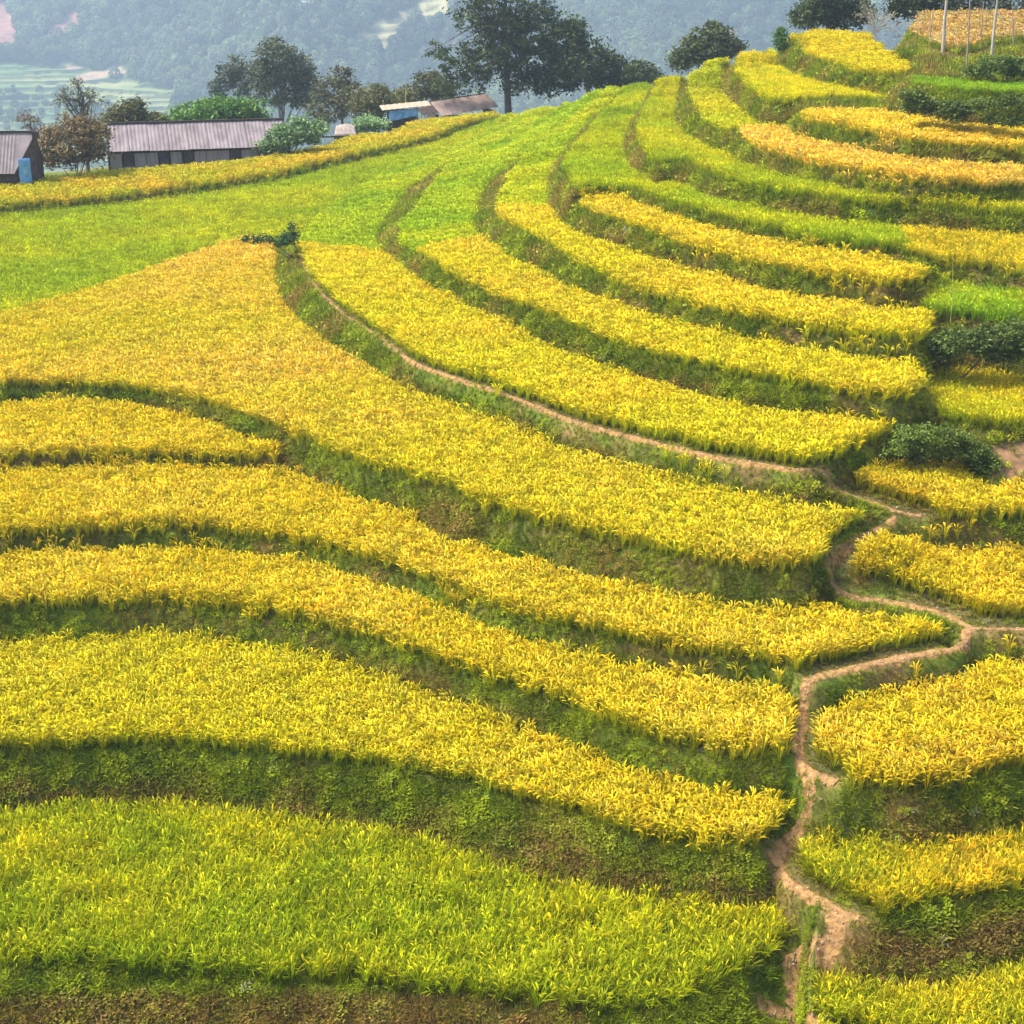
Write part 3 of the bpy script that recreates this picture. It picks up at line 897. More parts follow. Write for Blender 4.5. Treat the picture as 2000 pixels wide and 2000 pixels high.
brown = np.clip(nn * .9 + toe * .5 - lip * .5, 0, .95)
c = lerp(c, br[None], (brown * (rng.uniform(0, 1, N) < .75))[:, None])
U, V = project(x, y, z)
red = inside(U, V, np.array([(1600,1840),(1800,1890),(1950,1860),(2170,1830),(2170,1780),(1950,1800),(1800,1850),(1690,1800)], float)) | ((V > 1945) & (U < 1150))
c[red] = lerp(c[red], np.array([.27, .15, .05])[None], rng.uniform(.2, 1, (red.sum(), 1)))
c *= rng.uniform(.65, 1.35, (N, 1))
fl = rng.uniform(0, 1, N) < .0025
c[fl] = np.array([.42, .41, .26])
vi = np.where(rng.uniform(0, 1, N) < np.where(n2 > .6, .28, .05), rng.integers(3, 5, N), rng.integers(0, 3, N))
s = rng.uniform(.55, 1.25, N) * np.clip(r / 45, .9, 1.5)
lip2 = (cls(x + ux * .15, y + uy * .15) >= 0)
s = np.where(lip2, s * .75, s)
small = path_dist(x, y) < .25
s = np.where(small, s * .55, s)
s = np.where(toe, s * .8, s)
flat = rng.uniform(0, 1, N) < .0
sr, sa_ = samp(zr, x, y), samp(za, x, y)
gx_ = -(sr * x / r + sa_ * y / r); gy_ = -(sr * y / r - sa_ * x / r)
tilt = np.clip(np.hypot(gx_, gy_) * .35, 0, .75) + rng.normal(0, .12, N)
phi = np.arctan2(gx_, -gy_) + rng.normal(0, .6, N)
bgp = scatter('bank_grass', np.stack([x, y, z], 1), np.stack([tilt, rng.normal(0, .15, N), phi], 1),
        np.stack([s, s, s * rng.uniform(.7, 1.2, N)], 1), vi, c, G_GRASS)
tag(bgp, 'green and brown grass and weeds covering the banks between all the terraces', 'grass', kind='stuff')
print('grass', N)
#==MORE==
# ------------------------------------------------------------------ the far side of the valley
KF = 2.2
def far_height(x, y):
    return H + KF * (far_h0(np.asarray(x) / KF, np.asarray(y) / KF) - H)

def far_h0(x, y):
    r = np.hypot(x, y); a = np.degrees(np.arctan2(x, y))
    # distance at which the steep mountain side begins, by direction
    rm = np.interp(a, [-34, -19, -15, -12, -8, -4, 0, 5, 10, 34], [640, 620, 600, 560, 500, 470, 450, 440, 440, 430])
    rm = rm + 25 * vnoise(x, y, 90, 301) + 10 * vnoise(x, y, 35, 302)
    z = -44 + .13 * np.maximum(r - 400, 0) * (r < 4000)
    z = -44 + .13 * np.clip(r - 400, 0, np.maximum(rm - 400, 0))
    z = z + .52 * np.maximum(r - rm, 0)
    nz_ = fbm(x, y, 120, 310, 5)
    z = z + np.clip((r - rm + 60) / 150, 0, 1) * 22 * nz_ + 1.5 * fbm(x, y, 40, 320, 3)
    z = np.where(r < 300, np.minimum(z, -44 + (300 - r) * .229), z)
    return np.minimum(z, 105 + 8 * nz_)

NA2, NR2 = 420, 640
A2 = np.radians(np.linspace(-36, 36, NA2)); r2 = KF * 84 * (900 / 84) ** (np.arange(NR2) / (NR2 - 1))
FA, FR = np.meshgrid(A2, r2)
FX, FY = FR * np.sin(FA), FR * np.cos(FA)
FZ = far_height(FX, FY)
FSL = np.hypot(np.gradient(FZ, axis=0) / (FR * math.log(900 / 84) / (NR2 - 1)), np.gradient(FZ, axis=1) / (FR * (A2[1] - A2[0])))
U, V = project(FX, FY, FZ)
def zone(pts, grow=0): return inside(U, V, np.array(pts, float))
n1 = 12 * vnoise(FX, FY, 66, 330)
Vn = V + n1 * .6; Un = U + n1 * 1.2
def zone2(pts): return inside(Un, Vn, np.array(pts, float))
Z_FIELD = zone2([(-400,105),(0,92),(100,85),(175,70),(170,110),(260,118),(380,100),(410,120),(380,170),(330,230),(300,420),(-400,420)]) & (FSL < .45)
Z_SPUR = zone([(655,88),(720,52),(790,18),(850,-20),(960,-60),(940,-10),(860,25),(800,62),(745,90),(700,98)])
Z_PINK = zone2([(-300,100),(-300,10),(30,0),(40,60),(30,88),(60,82),(110,45),(150,18),(172,40),(150,68),(100,84),(40,95)]) | zone([(1395,62),(1430,50),(1480,62),(1460,80),(1410,84)])
Z_TAN = zone([(150,152),(170,140),(215,134),(290,136),(288,141),(210,148),(165,158)]) | zone([(120,132),(180,128),(185,131),(125,138)])
# real terraces: flat treads with low risers
st = 2.7
q = (FZ + 3.5 * fbm(FX, FY, 120, 340)) / st
stepz = (np.floor(q) + np.clip((q - np.floor(q)) / .16, 0, 1) - .5) * st
riser = (q - np.floor(q)) < .32
FZ2 = np.where(Z_FIELD, FZ + stepz - q * st, FZ)
st2 = 7.0
q2 = (FZ + 4 * fbm(FX, FY, 88, 341)) / st2
s2 = (np.floor(q2) + np.clip((q2 - np.floor(q2)) / .35, 0, 1) - .5) * st2
FZ2 = np.where(Z_SPUR, FZ + s2 - q2 * st2, FZ2)
fn = np.clip(fbm(FX, FY, 48, 350) * 1.3 + .5, 0, 1)[..., None]
fc = np.array([.03, .05, .02]) * (1 - fn) + np.array([.06, .085, .03]) * fn
plot = np.clip(vnoise(FX + np.floor(q) * 37, FX * 0 + np.floor(q) * 7.3, 55, 352) * .7 + fbm(FX, FY, 150, 353) * .8 + .5, 0, 1)[..., None]
ff = np.array([.11, .17, .055]) * (1 - plot) + np.array([.26, .27, .10]) * plot
ff = np.where(riser[..., None], np.array([.03, .055, .02]), ff)
fc = np.where(Z_FIELD[..., None], ff, fc)
r2s = ((q2 - np.floor(q2)) < .35)[..., None]
fc = np.where(Z_SPUR[..., None], np.where(r2s, np.array([.12, .12, .06]), np.array([.34, .31, .15])), fc)
fc = np.where(Z_PINK[..., None], np.array([.30, .15, .11]) * (.8 + .4 * fn), fc)
fc = np.where(Z_TAN[..., None], np.array([.38, .27, .17]), fc)
far = grid_mesh('mountain_side', np.stack([FX, FY, FZ2], -1), M_FAR, fc)
tag(far, kind='structure', label='hazy mountain side across the valley with pale far terraces and bare pink earth')

# forest of the mountain side: leafy crowns, one mass
def far_tree(k):
    V_, F_, C_ = [], [], []
    n = 300
    hgt = R(.9, 1.5)
    for i in range(n):
        th = R(0, 6.283); cz = R(-.6, 1); rad = math.sqrt(max(0, 1 - cz * cz)) * R(.55, 1.05)
        p = Vector((rad * math.cos(th), rad * math.sin(th), hgt * (cz * .8 + .75)))
        nrm = Vector((p.x + R(-.5, .5), p.y + R(-.5, .5), cz + R(-.3, .6))).normalized()
        t = nrm.cross(Vector((R(-1, 1), R(-1, 1), R(-1, 1)))).normalized(); b = nrm.cross(t)
        s = R(.07, .15)
        i0 = len(V_)
        for sx, sy in ((-1, -.6), (1, -.7), (.7, .8), (-.8, .7)):
            V_.append(tuple(p + t * s * sx + b * s * sy))
            q_ = .6 + .8 * random.random()
            C_.append((q_, q_, q_))
        F_.append((i0, i0 + 1, i0 + 2, i0 + 3))
    return proto('forest_tree', V_, F_, C_, M_WOOD)
C_FOREST = make_coll('forest_trees', [far_tree(k) for k in range(5)])
G_FOREST = gn_group(C_FOREST)
ok = ~(Z_FIELD | Z_SPUR | Z_PINK | Z_TAN) & (V < 330) & (V > -160) & (U > -250) & (U < 2250) & (FR > 330 * KF)
cell = FR ** 2 * (A2[1] - A2[0]) * math.log(900 / 84) / (NR2 - 1)
w = np.where(ok, cell, 0) * np.clip(fbm(FX, FY, 100, 360) * 1.5 + .8, .35, 1)
NF = 22000
idx = rng.choice(w.size, NF, p=(w / w.sum()).ravel())
x = FX.ravel()[idx] + rng.uniform(-3, 3, NF); y = FY.ravel()[idx] + rng.uniform(-3, 3, NF)
z = far_height(x, y)
s = rng.uniform(2.6, 7.0, NF)
tt = np.clip(fbm(x, y, 60, 370) * 1.2 + .5, 0, 1)[:, None]
c = lerp(np.array([.04, .07, .03])[None], np.array([.12, .16, .06])[None], tt) * rng.uniform(.6, 1.5, (NF, 1))
fo = scatter('far_forest', np.stack([x, y, z - .3 * s], 1), np.stack([np.zeros(NF), np.zeros(NF), rng.uniform(0, 6.28, NF)], 1),
             np.stack([s, s, s * rng.uniform(.9, 1.5, NF)], 1), rng.integers(0, 5, NF), c, G_FOREST)
tag(fo, 'hazy forest of many small trees on the far mountain side', 'forest', kind='stuff')
# scattered hedges among the far fields
ok = Z_FIELD & (U > -250) & (V > 60)
w = np.where(ok, cell, 0) * (vnoise(FX, FY, 66, 365) > .35)
NH = 260
idx = rng.choice(w.size, NH, p=(w / w.sum()).ravel())
x, y, z = FX.ravel()[idx], FY.ravel()[idx], FZ2.ravel()[idx]
s = rng.uniform(1.6, 3.6, NH)
he = scatter('far_bushes', np.stack([x, y, z], 1), np.zeros((NH, 3)), np.stack([s, s, s], 1), rng.integers(0, 5, NH),
             np.array([[.06, .10, .03]]) * rng.uniform(.7, 1.4, (NH, 1)), G_FOREST)
tag(he, 'tiny scattered bushes among the pale far terraces at the upper left', 'bushes', kind='stuff')

# ------------------------------------------------------------------ trees and shrubs
def tube(V_, F_, pts, rad, n=7):
    base = len(V_)
    for i, p in enumerate(pts):
        p = Vector(p)
        d = (Vector(pts[min(i + 1, len(pts) - 1)]) - Vector(pts[max(i - 1, 0)])).normalized()
        a = d.orthogonal().normalized(); b = d.cross(a)
        for k in range(n):
            t = 6.2832 * k / n
            V_.append(tuple(p + (a * math.cos(t) + b * math.sin(t)) * rad[i]))
    for i in range(len(pts) - 1):
        for k in range(n):
            F_.append((base + i * n + k, base + i * n + (k + 1) % n, base + (i + 1) * n + (k + 1) % n, base + (i + 1) * n + k))

def plant(name, label, cat, u, rdist, blobs, cols, leaf=.28, n=2600, trunk=.16, group=None, twiggy=0.0, bark=None, lean=0.0, branches=True):
    """u, rdist place the stem; blobs are (u, v, half width, half height) in
    photograph pixels and become masses of foliage at the tree's distance"""
    gx, gy, _ = at_r(u, 200, rdist)
    gz = float(ground(gx, gy)[0])
    root = bpy.data.objects.new(name, None); COL.objects.link(root)
    root.location = (gx, gy, gz)
    tag(root, label, cat, group)
    ppm = FPX / rdist
    B = []
    for (bu, bv, ru, rv) in blobs:
        dd = R(-.5, .5) * ru / ppm
        wx, wy, wz = at_r(bu, bv, rdist + dd)
        B.append((Vector((wx - gx, wy - gy, wz - gz)), ru / ppm, rv / ppm))
    V_, F_ = [], []
    if trunk:
        top = max(b[0].z for b in B)
        mid = Vector((B[0][0].x * .5 + lean, B[0][0].y * .3, top * .5))
        end = Vector((B[0][0].x, B[0][0].y * .5, top * .92))
        pts = [Vector((0, 0, -.4)), Vector((0, 0, .1)), mid * .5, mid, end]
        pts = [p + Vector((R(-.06, .06), R(-.06, .06), 0)) for p in pts]
        tube(V_, F_, pts, [trunk * 1.5, trunk * 1.15, trunk * .95, trunk * .75, trunk * .2])
        for (b, rx, rz) in B:
            if not branches: break
            for _ in range(3 if twiggy < .3 else 7):
                t = R(.25, .8)
                st_ = Vector(pts[2]).lerp(end, t)
                tgt = b + Vector((R(-.4, .4) * rx, R(-.4, .4) * rx, R(-.2, .5) * rz))
                m1 = st_.lerp(tgt, .5) + Vector((R(-.2, .2), R(-.2, .2), R(0, .35)))
                tube(V_, F_, [st_, m1, tgt], [trunk * .32, trunk * .2, trunk * .05], 5)
                if twiggy >= .3:
                    for _ in range(4):
                        e = tgt + Vector((R(-.5, .5), R(-.5, .5), R(-.1, .7)))
                        tube(V_, F_, [m1.lerp(tgt, R(.3, 1)), e], [trunk * .09, trunk * .03], 3)
        mesh_obj('trunk', V_, F_, bark or M_BARK, root, smooth=True)
    # foliage: small leaf faces gathered on twig ends inside the masses
    P, Fq, Pc, Cc = [], [], [], []
    tot = sum(rx * rz for _, rx, rz in B)
    for (b, rx, rz) in B:
        nb = int((2.0 if twiggy == 0 else 1.3) * n * rx * rz / tot)
        ncl = max(6, nb // 26)
        bt = R(.75, 1.25)
        for _ in range(ncl):
            th = R(0, 6.2832); cz = R(-.95, 1); rr = R(.25, 1.0) ** .5
            h = math.sqrt(1 - cz * cz)
            cpt = b + Vector((rx * rr * h * math.cos(th), rx * .85 * rr * h * math.sin(th), rz * rr * cz))
            cr = leaf * R(1.2, 2.8)
            ct = random.random()
            colr = [cols[0][k] * (1 - ct) + cols[1][k] * ct for k in range(3)]
            for _ in range(26 if twiggy == 0 else int(26 * (1 - twiggy))):
                o = Vector((random.gauss(0, .5), random.gauss(0, .5), random.gauss(0, .28))) * cr
                p = cpt + o
                nrm = Vector((R(-1, 1), R(-1, 1), R(.1, 1.4))).normalized()
                t = nrm.cross(Vector((R(-1, 1), R(-1, 1), R(-1, 1)))).normalized(); bb = nrm.cross(t)
                s = leaf * R(.38, .75)
                i0 = len(P)
                P += [tuple(p - t * s), tuple(p + bb * s * .45), tuple(p + t * s), tuple(p - bb * s * .45)]
                Fq.append((i0, i0 + 1, i0 + 2, i0 + 3))
                v = R(.6, 1.45) * bt
                Pc += [(colr[0] * v, colr[1] * v, colr[2] * v, 1)] * 4
    me = bpy.data.meshes.new('crown'); me.from_pydata(P, [], Fq); me.materials.append(M_LEAF)
    at = me.attributes.new('pcol', 'FLOAT_COLOR', 'POINT'); at.data.foreach_set('color', np.array(Pc, np.float32).reshape(-1))
    at = me.attributes.new('part', 'FLOAT_COLOR', 'POINT'); at.data.foreach_set('color', np.ones(len(P) * 4, np.float32))
    o = bpy.data.objects.new('crown' if trunk else 'foliage', me); COL.objects.link(o); o.parent = root
    if not trunk:
        V_, F_ = [], []
        for _ in range(9):
            b, rx, rz = random.choice(B)
            e = b + Vector((R(-.7, .7) * rx, R(-.5, .5) * rx, R(0, .7) * rz))
            tube(V_, F_, [Vector((R(-.1, .1), R(-.1, .1), -.15)), e * .5 + Vector((0, 0, .05)), e], [.12 * leaf, .08 * leaf, .03 * leaf], 4)
        mesh_obj('stems', V_, F_, bark or M_BARK, root, smooth=True)
    return root

DK = ((.035, .055, .018), (.085, .115, .035)); OL = ((.08, .09, .03), (.17, .17, .06)); BRN = ((.14, .10, .05), (.24, .19, .09))
LUSH = ((.05, .13, .03), (.16, .28, .06)); MINT = ((.12, .22, .09), (.28, .40, .16)); GREY = ((.06, .08, .045), (.13, .15, .08))
plant('tall_tree', 'tallest tree, its layered dark crown cut by the top edge, bare trunk on crest', 'tree', 992, 141,
      [(985,20,95,45),(960,-20,60,30),(1000,75,85,38),(925,45,55,14),(1050,50,60,40),(890,110,50,30),(960,120,76,38),(1050,125,66,42),(1000,100,60,40),(990,50,60,34),(880,165,36,26),(935,160,50,22),(1020,165,46,26),(850,95,18,14),(915,15,32,10),(1010,-50,50,30)], DK, .30, 9000, .30)
plant('round_tree', 'dense dark rounded tree right of the tallest tree above the green crest', 'tree', 1150, 140,
      [(1140,120,60,45),(1105,90,45,50),(1190,140,45,40),(1085,150,50,40),(1215,150,28,30),(1120,60,30,22)], DK, .34, 5200, .22)
plant('low_bush', 'low dark bush trailing off to the right of the round dark tree on the crest', 'bush', 1252, 138, [(1245,140,30,22),(1270,150,22,14)], DK, .3, 900, 0)
plant('bushy_tree', 'isolated bushy tree with an open crown standing alone behind the yellow brow', 'tree', 1370, 128,
      [(1385,85,42,34),(1345,105,30,26),(1420,95,32,22),(1395,60,18,18),(1325,118,18,18)], ((.05,.075,.025),(.15,.18,.07)), .3, 3000, .15)
plant('young_conifer', 'single small slim conifer at the left tip of the topmost yellow field', 'tree', 1525, 99, [(1525,75,6,11),(1525,62,3,6),(1526,88,9,8)], LUSH, .2, 420, .05)
plant('pointed_tree', 'dark pointed tree with a domed crown above the long shed', 'tree', 550, 165,
      [(545,120,40,34),(535,92,20,20),(575,128,34,30),(520,150,34,32),(590,150,26,24),(550,175,52,34),(600,185,36,26)], GREY, .36, 4500, .2)
plant('small_hazy_tree', 'small hazy tree leaning left of the dark pointed tree', 'tree', 458, 190,
      [(462,130,20,22),(440,150,18,20),(475,160,24,26),(430,172,20,16)], GREY, .36, 1500, .1)
plant('brownish_tree', 'mixed brown and grey tree with a knobby top right of the dark pointed tree', 'tree', 665, 150,
      [(668,150,18,16),(650,180,36,28),(690,190,36,28),(640,215,40,24)], ((.10,.085,.05),(.13,.15,.07)), .32, 2400, .13)
plant('olive_bush', 'olive brown bush rising behind the blue tarpaulin', 'bush', 735, 144, [(725,195,36,26),(755,190,30,22),(715,220,36,20)], OL, .3, 1800, 0)
plant('hedge_bush', 'dark olive bushes between the tarpaulin and the tallest tree, over the tiled roof', 'bush', 820, 150,
      [(800,185,34,18),(840,165,34,26),(780,195,30,14),(865,180,30,22)], OL, .3, 2200, 0)
plant('lush_bush', 'lush green leafy bush spreading behind the roof of the long shed', 'bush', 430, 119,
      [(430,215,55,22),(380,225,45,22),(470,212,45,20),(500,230,30,16),(355,240,26,14)], LUSH, .3, 3200, 0)
plant('tall_bare_tree', 'thin airy half bare brown tree with the highest top at the left', 'tree', 160, 117,
      [(160,185,28,24),(135,205,26,24),(185,190,26,14),(165,225,40,24),(120,190,14,16),(150,165,12,10)], ((.13,.11,.06),(.17,.19,.10)), .2, 1300, .13, twiggy=.5)
plant('brown_shrub', 'wide brown leafed shrub between the left house and the long shed', 'bush', 135, 108,
      [(140,275,60,34),(100,285,36,26),(180,290,36,30),(150,245,40,18),(120,310,46,16),(185,255,28,20)], BRN, .24, 3600, 0)
plant('wispy_shrub', 'faint wispy shrub above the right end of the left house roof', 'bush', 60, 116,
      [(55,235,24,18),(75,250,28,18),(45,225,14,10)], ((.14,.12,.09),(.20,.19,.13)), .2, 650, .05, twiggy=.5)
plant('olive_shrub', 'olive green shrubs behind the left end of the long shed roof', 'bush', 255, 119,
      [(250,220,34,20),(290,235,34,14),(220,240,30,18),(320,242,26,10),(262,205,16,8)], OL, .26, 2400, 0)
plant('pale_green_bush', 'pale green bush in front of the right end of the long shed', 'bush', 560, 114,
      [(565,262,36,20),(540,280,34,14),(600,262,26,20),(585,243,20,12),(620,250,16,14),(520,290,20,8)], MINT, .26, 2600, 0)
plant('banana_bush', 'small bright green bush between the little thatched roof and the tarpaulin', 'bush', 720, 128,
      [(715,240,26,12),(740,245,22,8),(700,250,18,8)], MINT, .26, 900, 0)
plant('dark_tree', 'dark tree behind the topmost yellow field, cut by the top edge', 'tree', 1620, 118,
      [(1600,20,44,30),(1650,28,40,26),(1570,34,24,22),(1630,-10,44,26),(1680,20,30,24)], DK, .28, 3600, .2)
plant('twiggy_shrub', 'pale twiggy grey shrub left of the corn stubble plot', 'bush', 1712, 97,
      [(1700,35,26,18),(1735,40,24,20),(1690,20,20,14),(1745,60,16,14)], ((.20,.18,.14),(.26,.27,.20)), .16, 700, .05, twiggy=.6, bark=M_PALEBARK)
plant('dark_bushes', 'dark bush mass behind the corn stubble at the top edge right of the twiggy shrub', 'bush', 1800, 112,
      [(1790,8,34,26),(1830,4,36,24),(1760,10,26,24)], DK, .26, 2200, 0)
plant('dark_bushes', 'dark bluish bush at the top edge nearest the upper right corner', 'bush', 1930, 114,
      [(1880,6,34,24),(1930,4,40,24),(1985,6,40,24),(2050,4,50,26)], GREY, .26, 2600, 0)
plant('bramble_clump', 'dark bramble clump with dead stalks between the two right hand green patches', 'bush', 1905, 51.5,
      [(1870,668,50,26),(1930,665,50,28),(1985,655,40,30),(1840,680,34,20),(1960,690,40,14)], ((.06,.10,.018),(.15,.20,.04)), .11, 5200, 0)
plant('weed_clump', 'rough green weeds on the slope left of the bare red earth', 'weeds', 1830, 46,
      [(1790,846,44,14),(1850,852,50,15),(1900,885,40,22),(1740,872,44,12),(1930,905,20,18),(1820,880,50,13),(1870,865,30,18),(1780,868,30,12)], ((.08,.13,.018),(.19,.25,.04)), .09, 5200, 0)
plant('ledge_bush', 'green bushes on the bank below the corn stubble plot', 'bush', 1960, 79,
      [(1950,125,34,14),(1990,130,36,16),(1910,138,26,10),(2040,130,40,14)], ((.07,.12,.02),(.15,.21,.04)), .15, 3000, 0)
plant('ledge_shrub', 'dark shrubs along the weedy ledge under the fresh green strip', 'bush', 1850, 70,
      [(1800,205,40,14),(1860,215,36,16),(1780,185,24,10),(1920,205,40,10),(1985,200,40,10),(1960,235,30,8)], ((.06,.10,.018),(.15,.20,.04)), .13, 4200, 0)
plant('crest_shrub', 'little dark shrubs dotted across the green crest right of the tallest tree', 'bush', 1095, 122,
      [(1070,250,9,6),(1090,238,12,6),(1110,226,12,6),(1125,222,9,7)], ((.04,.08,.025),(.10,.15,.05)), .2, 420, 0)
plant('corner_weed', 'dark spiky weeds at the meeting point of green, golden fields and footpath', 'weeds', 566, 76,
      [(566,462,14,12),(545,472,20,7),(508,467,22,5),(480,466,10,4),(570,445,4,10)], ((.03,.08,.025),(.07,.14,.04)), .12, 900, 0)

# tall dry stalks and poles
def pole(label, u, v0, v1, r, th, mat, lean=0, name='thin_pole', cat='pole'):
    x, y, z0 = at_r(u, v1, r)
    g = float(ground(x, y)[0])
    x2, y2, z2 = at_r(u + lean, v0, r)
    V_, F_ = [], []
    b = Vector((x, y, g - .2)); t = Vector((x2, y2, z2))
    m = b.lerp(t, .5) + Vector((R(-.05, .05), 0, 0))
    tube(V_, F_, [b, m, t], [th, th * .8, th * .45], 7)
    o = mesh_obj(name, V_, F_, mat, smooth=True)
    tag(o, label, cat)
M_POLE = simple_mat('weathered_pole', (.26, .21, .15), (.42, .35, .26), 8)
for lb, uu, v0, v1, rr, ll in (('short rough stake in the corn stubble, nearest the twiggy shrub', 1818, 16, 56, 92, 6),
        ('short rough stake in the corn stubble just right of the straight grey pole', 1916, 2, 56, 92, 5),
        ('short rough stake in the corn stubble closest to the right edge', 1984, 4, 60, 93, -7)):
    pole(lb, uu, v0, v1, rr, .045, M_POLE, ll, 'stake', 'stake')
M_STALK = simple_mat('dry_yellow_stalk', (.50, .46, .12), (.62, .56, .2), 8)
pole('thick pale tree trunk without leaves behind the corn stubble, left of two poles', 1848, -30, 40, 88, .11, M_PALEBARK, 4, 'bare_trunk', 'trunk')
pole('thin straight grey pole in front of the corn stubble', 1893, -30, 82, 80, .05, M_POLE, 3)
pole('pale leafless trunk behind the corn stubble near the right corner', 1944, -30, 40, 87, .09, M_PALEBARK, 8, 'bare_trunk', 'trunk')
pole('thin yellowish bamboo pole standing behind the blue tarpaulin', 793, 168, 215, 137, .045, M_STALK, 0, 'bamboo_pole', 'pole')
pole('single tall dry grass stalk standing up in front of the right hand lime green patch', 1857, 505, 625, 53.5, .011, M_STALK, 4, 'tall_stalk', 'stalk')

# ------------------------------------------------------------------ buildings
M_TIN = simple_mat('mauve_grey_roof_sheets', (.16, .135, .14), (.29, .245, .25), 1.6, .8, .3, (1, .25, 1))
M_PINKROOF = simple_mat('faded_pink_brown_roof', (.24, .17, .15), (.40, .30, .26), 1.8, .85, .3, (1, .3, 1))
M_PLANK = simple_mat('washed_mauve_planks', (.22, .18, .18), (.35, .29, .285), 2.5, .85, .3, (1, 1, .2))
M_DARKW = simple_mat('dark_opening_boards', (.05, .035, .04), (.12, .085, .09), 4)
M_BEAM = simple_mat('dark_timber', (.035, .025, .02), (.08, .06, .05), 5)
M_BLUE = simple_mat('blue_tarpaulin', (.10, .28, .60), (.28, .50, .78), 2.0, .45, .4)
M_THATCH = simple_mat('grey_thatch', (.26, .21, .18), (.42, .35, .30), 4, .95, .5)

def box(V_, F_, lo, hi):
    b = len(V_)
    for z in (lo[2], hi[2]):
        for x, y in ((lo[0], lo[1]), (hi[0], lo[1]), (hi[0], hi[1]), (lo[0], hi[1])):
            V_.append((x, y, z))
    for f in ((0, 3, 2, 1), (4, 5, 6, 7), (0, 1, 5, 4), (1, 2, 6, 5), (2, 3, 7, 6), (3, 0, 4, 7)):
        F_.append(tuple(b + i for i in f))

def boxobj(name, lo, hi, mat, parent):
    V_, F_ = [], []; box(V_, F_, lo, hi)
    return mesh_obj(name, V_, F_, mat, parent)

def sheet(name, p00, p10, p01, mat, parent, n=10, amp=.016, th=.03):
    """corrugated roof sheet: p00->p10 along the eave, p00->p01 up the slope"""
    p00, p10, p01 = Vector(p00), Vector(p10), Vector(p01)
    ex, ey = p10 - p00, p01 - p00
    nr = ex.cross(ey).normalized()
    if nr.z < 0: nr = -nr
    V_, F_ = [], []
    for j in range(2):
        for i in range(n + 1):
            q_ = p00 + ex * (i / n) + ey * j + nr * (amp if i % 2 else -amp)
            V_.append(tuple(q_)); V_.append(tuple(q_ - nr * th))
    for i in range(n):
        a = 2 * i; b = 2 * (n + 1) + 2 * i
        F_.append((a, a + 2, b + 2, b)); F_.append((a + 1, b + 1, b + 3, a + 3))
        F_.append((a, a + 1, a + 3, a + 2)); F_.append((b, b + 2, b + 3, b + 1))
    F_.append((0, 2 * (n + 1), 2 * (n + 1) + 1, 1)); e = 2 * n; f = 2 * (n + 1) + 2 * n
    F_.append((e, e + 1, f + 1, f))
    return mesh_obj(name, V_, F_, mat, parent)

def root_at(name, label, u, v, r, cat='house', rz=0):
    x, y, z = at_r(u, v, r)
    o = bpy.data.objects.new(name, None); COL.objects.link(o)
    o.location = (x, y, z); o.rotation_euler = (0, 0, rz)
    tag(o, label, cat)
    return o

# long shed: origin = left end of the front eave seen over the rice
r = 113.0
s = r / FPX
sh = root_at('long_shed', 'long low mauve grey shed with a sheet roof and dark openings behind the rice crest', 214, 296, r, 'shed', math.radians(15))
Ls = 330 * s
nst = 9
for i in range(nst):
    x0 = Ls * i / nst; x1 = Ls * (i + 1) / nst - .03
    dz = R(-.02, .02)
    sheet('roof_sheet', (x0, -.35, .02 + dz), (x1, -.35, .02 + dz), (x0, 2.3, 1.62 + dz), M_TIN, sh, 10)
sheet('back_roof', (0, 4.6, .3), (Ls, 4.6, .3), (0, 2.36, 1.62), M_TIN, sh, 40)
boxobj('ridge_cap', (-.1, 2.2, 1.64), (Ls + .1, 2.42, 1.74), M_BEAM, sh)
nw = 15
dark_i = (1, 4, 6, 10)
for i in range(nw):
    x0 = Ls * i / nw; x1 = Ls * (i + 1) / nw - .04
    if i in dark_i:
        wd = boxobj('window_opening', (x0 + .06, .12, -1.1), (x1 - .06, .16, -.2), M_DARKW, sh)
        boxobj('wall_panel', (x0, 0, -2.8), (x1, .08, -1.1), M_PLANK, sh)
    else:
        boxobj('wall_panel', (x0, 0, -2.8), (x1, .07, -.16), M_PLANK, sh)
boxobj('wall_beam', (0, -.06, -.16), (Ls, .1, -.04), M_BEAM, sh)
boxobj('corner_post', (-.16, -.1, -2.8), (-.03, .12, 0), M_BEAM, sh)
boxobj('corner_post', (Ls + .03, -.1, -2.8), (Ls + .16, .12, 0), M_BEAM, sh)
boxobj('back_wall', (0, 4.2, -2.8), (Ls, 4.3, .3), M_PLANK, sh)
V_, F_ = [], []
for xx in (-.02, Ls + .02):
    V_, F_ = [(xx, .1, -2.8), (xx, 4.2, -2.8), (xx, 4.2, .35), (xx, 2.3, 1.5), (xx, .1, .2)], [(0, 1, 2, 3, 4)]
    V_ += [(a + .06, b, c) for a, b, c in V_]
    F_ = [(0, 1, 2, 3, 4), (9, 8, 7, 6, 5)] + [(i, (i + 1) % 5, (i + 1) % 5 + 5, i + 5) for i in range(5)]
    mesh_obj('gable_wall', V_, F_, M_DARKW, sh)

# left house, cut by the left edge of the picture
r = 104.0; s = r / FPX
lh = root_at('left_house', 'steep mauve roofed house cut by the left edge, blue cloth at its gable', 30, 338, r, 'house', math.radians(4))
Wd = 190 * s
for i in range(6):
    x0 = -Wd * (i + 1) / 6; x1 = -Wd * i / 6 - .02
    V_, F_ = [], []
    sheet('roof_sheet', (x0, -.3, 0), (x1, -.3, 0), (x0, 1.6, 2.35), M_TIN, lh, 10)
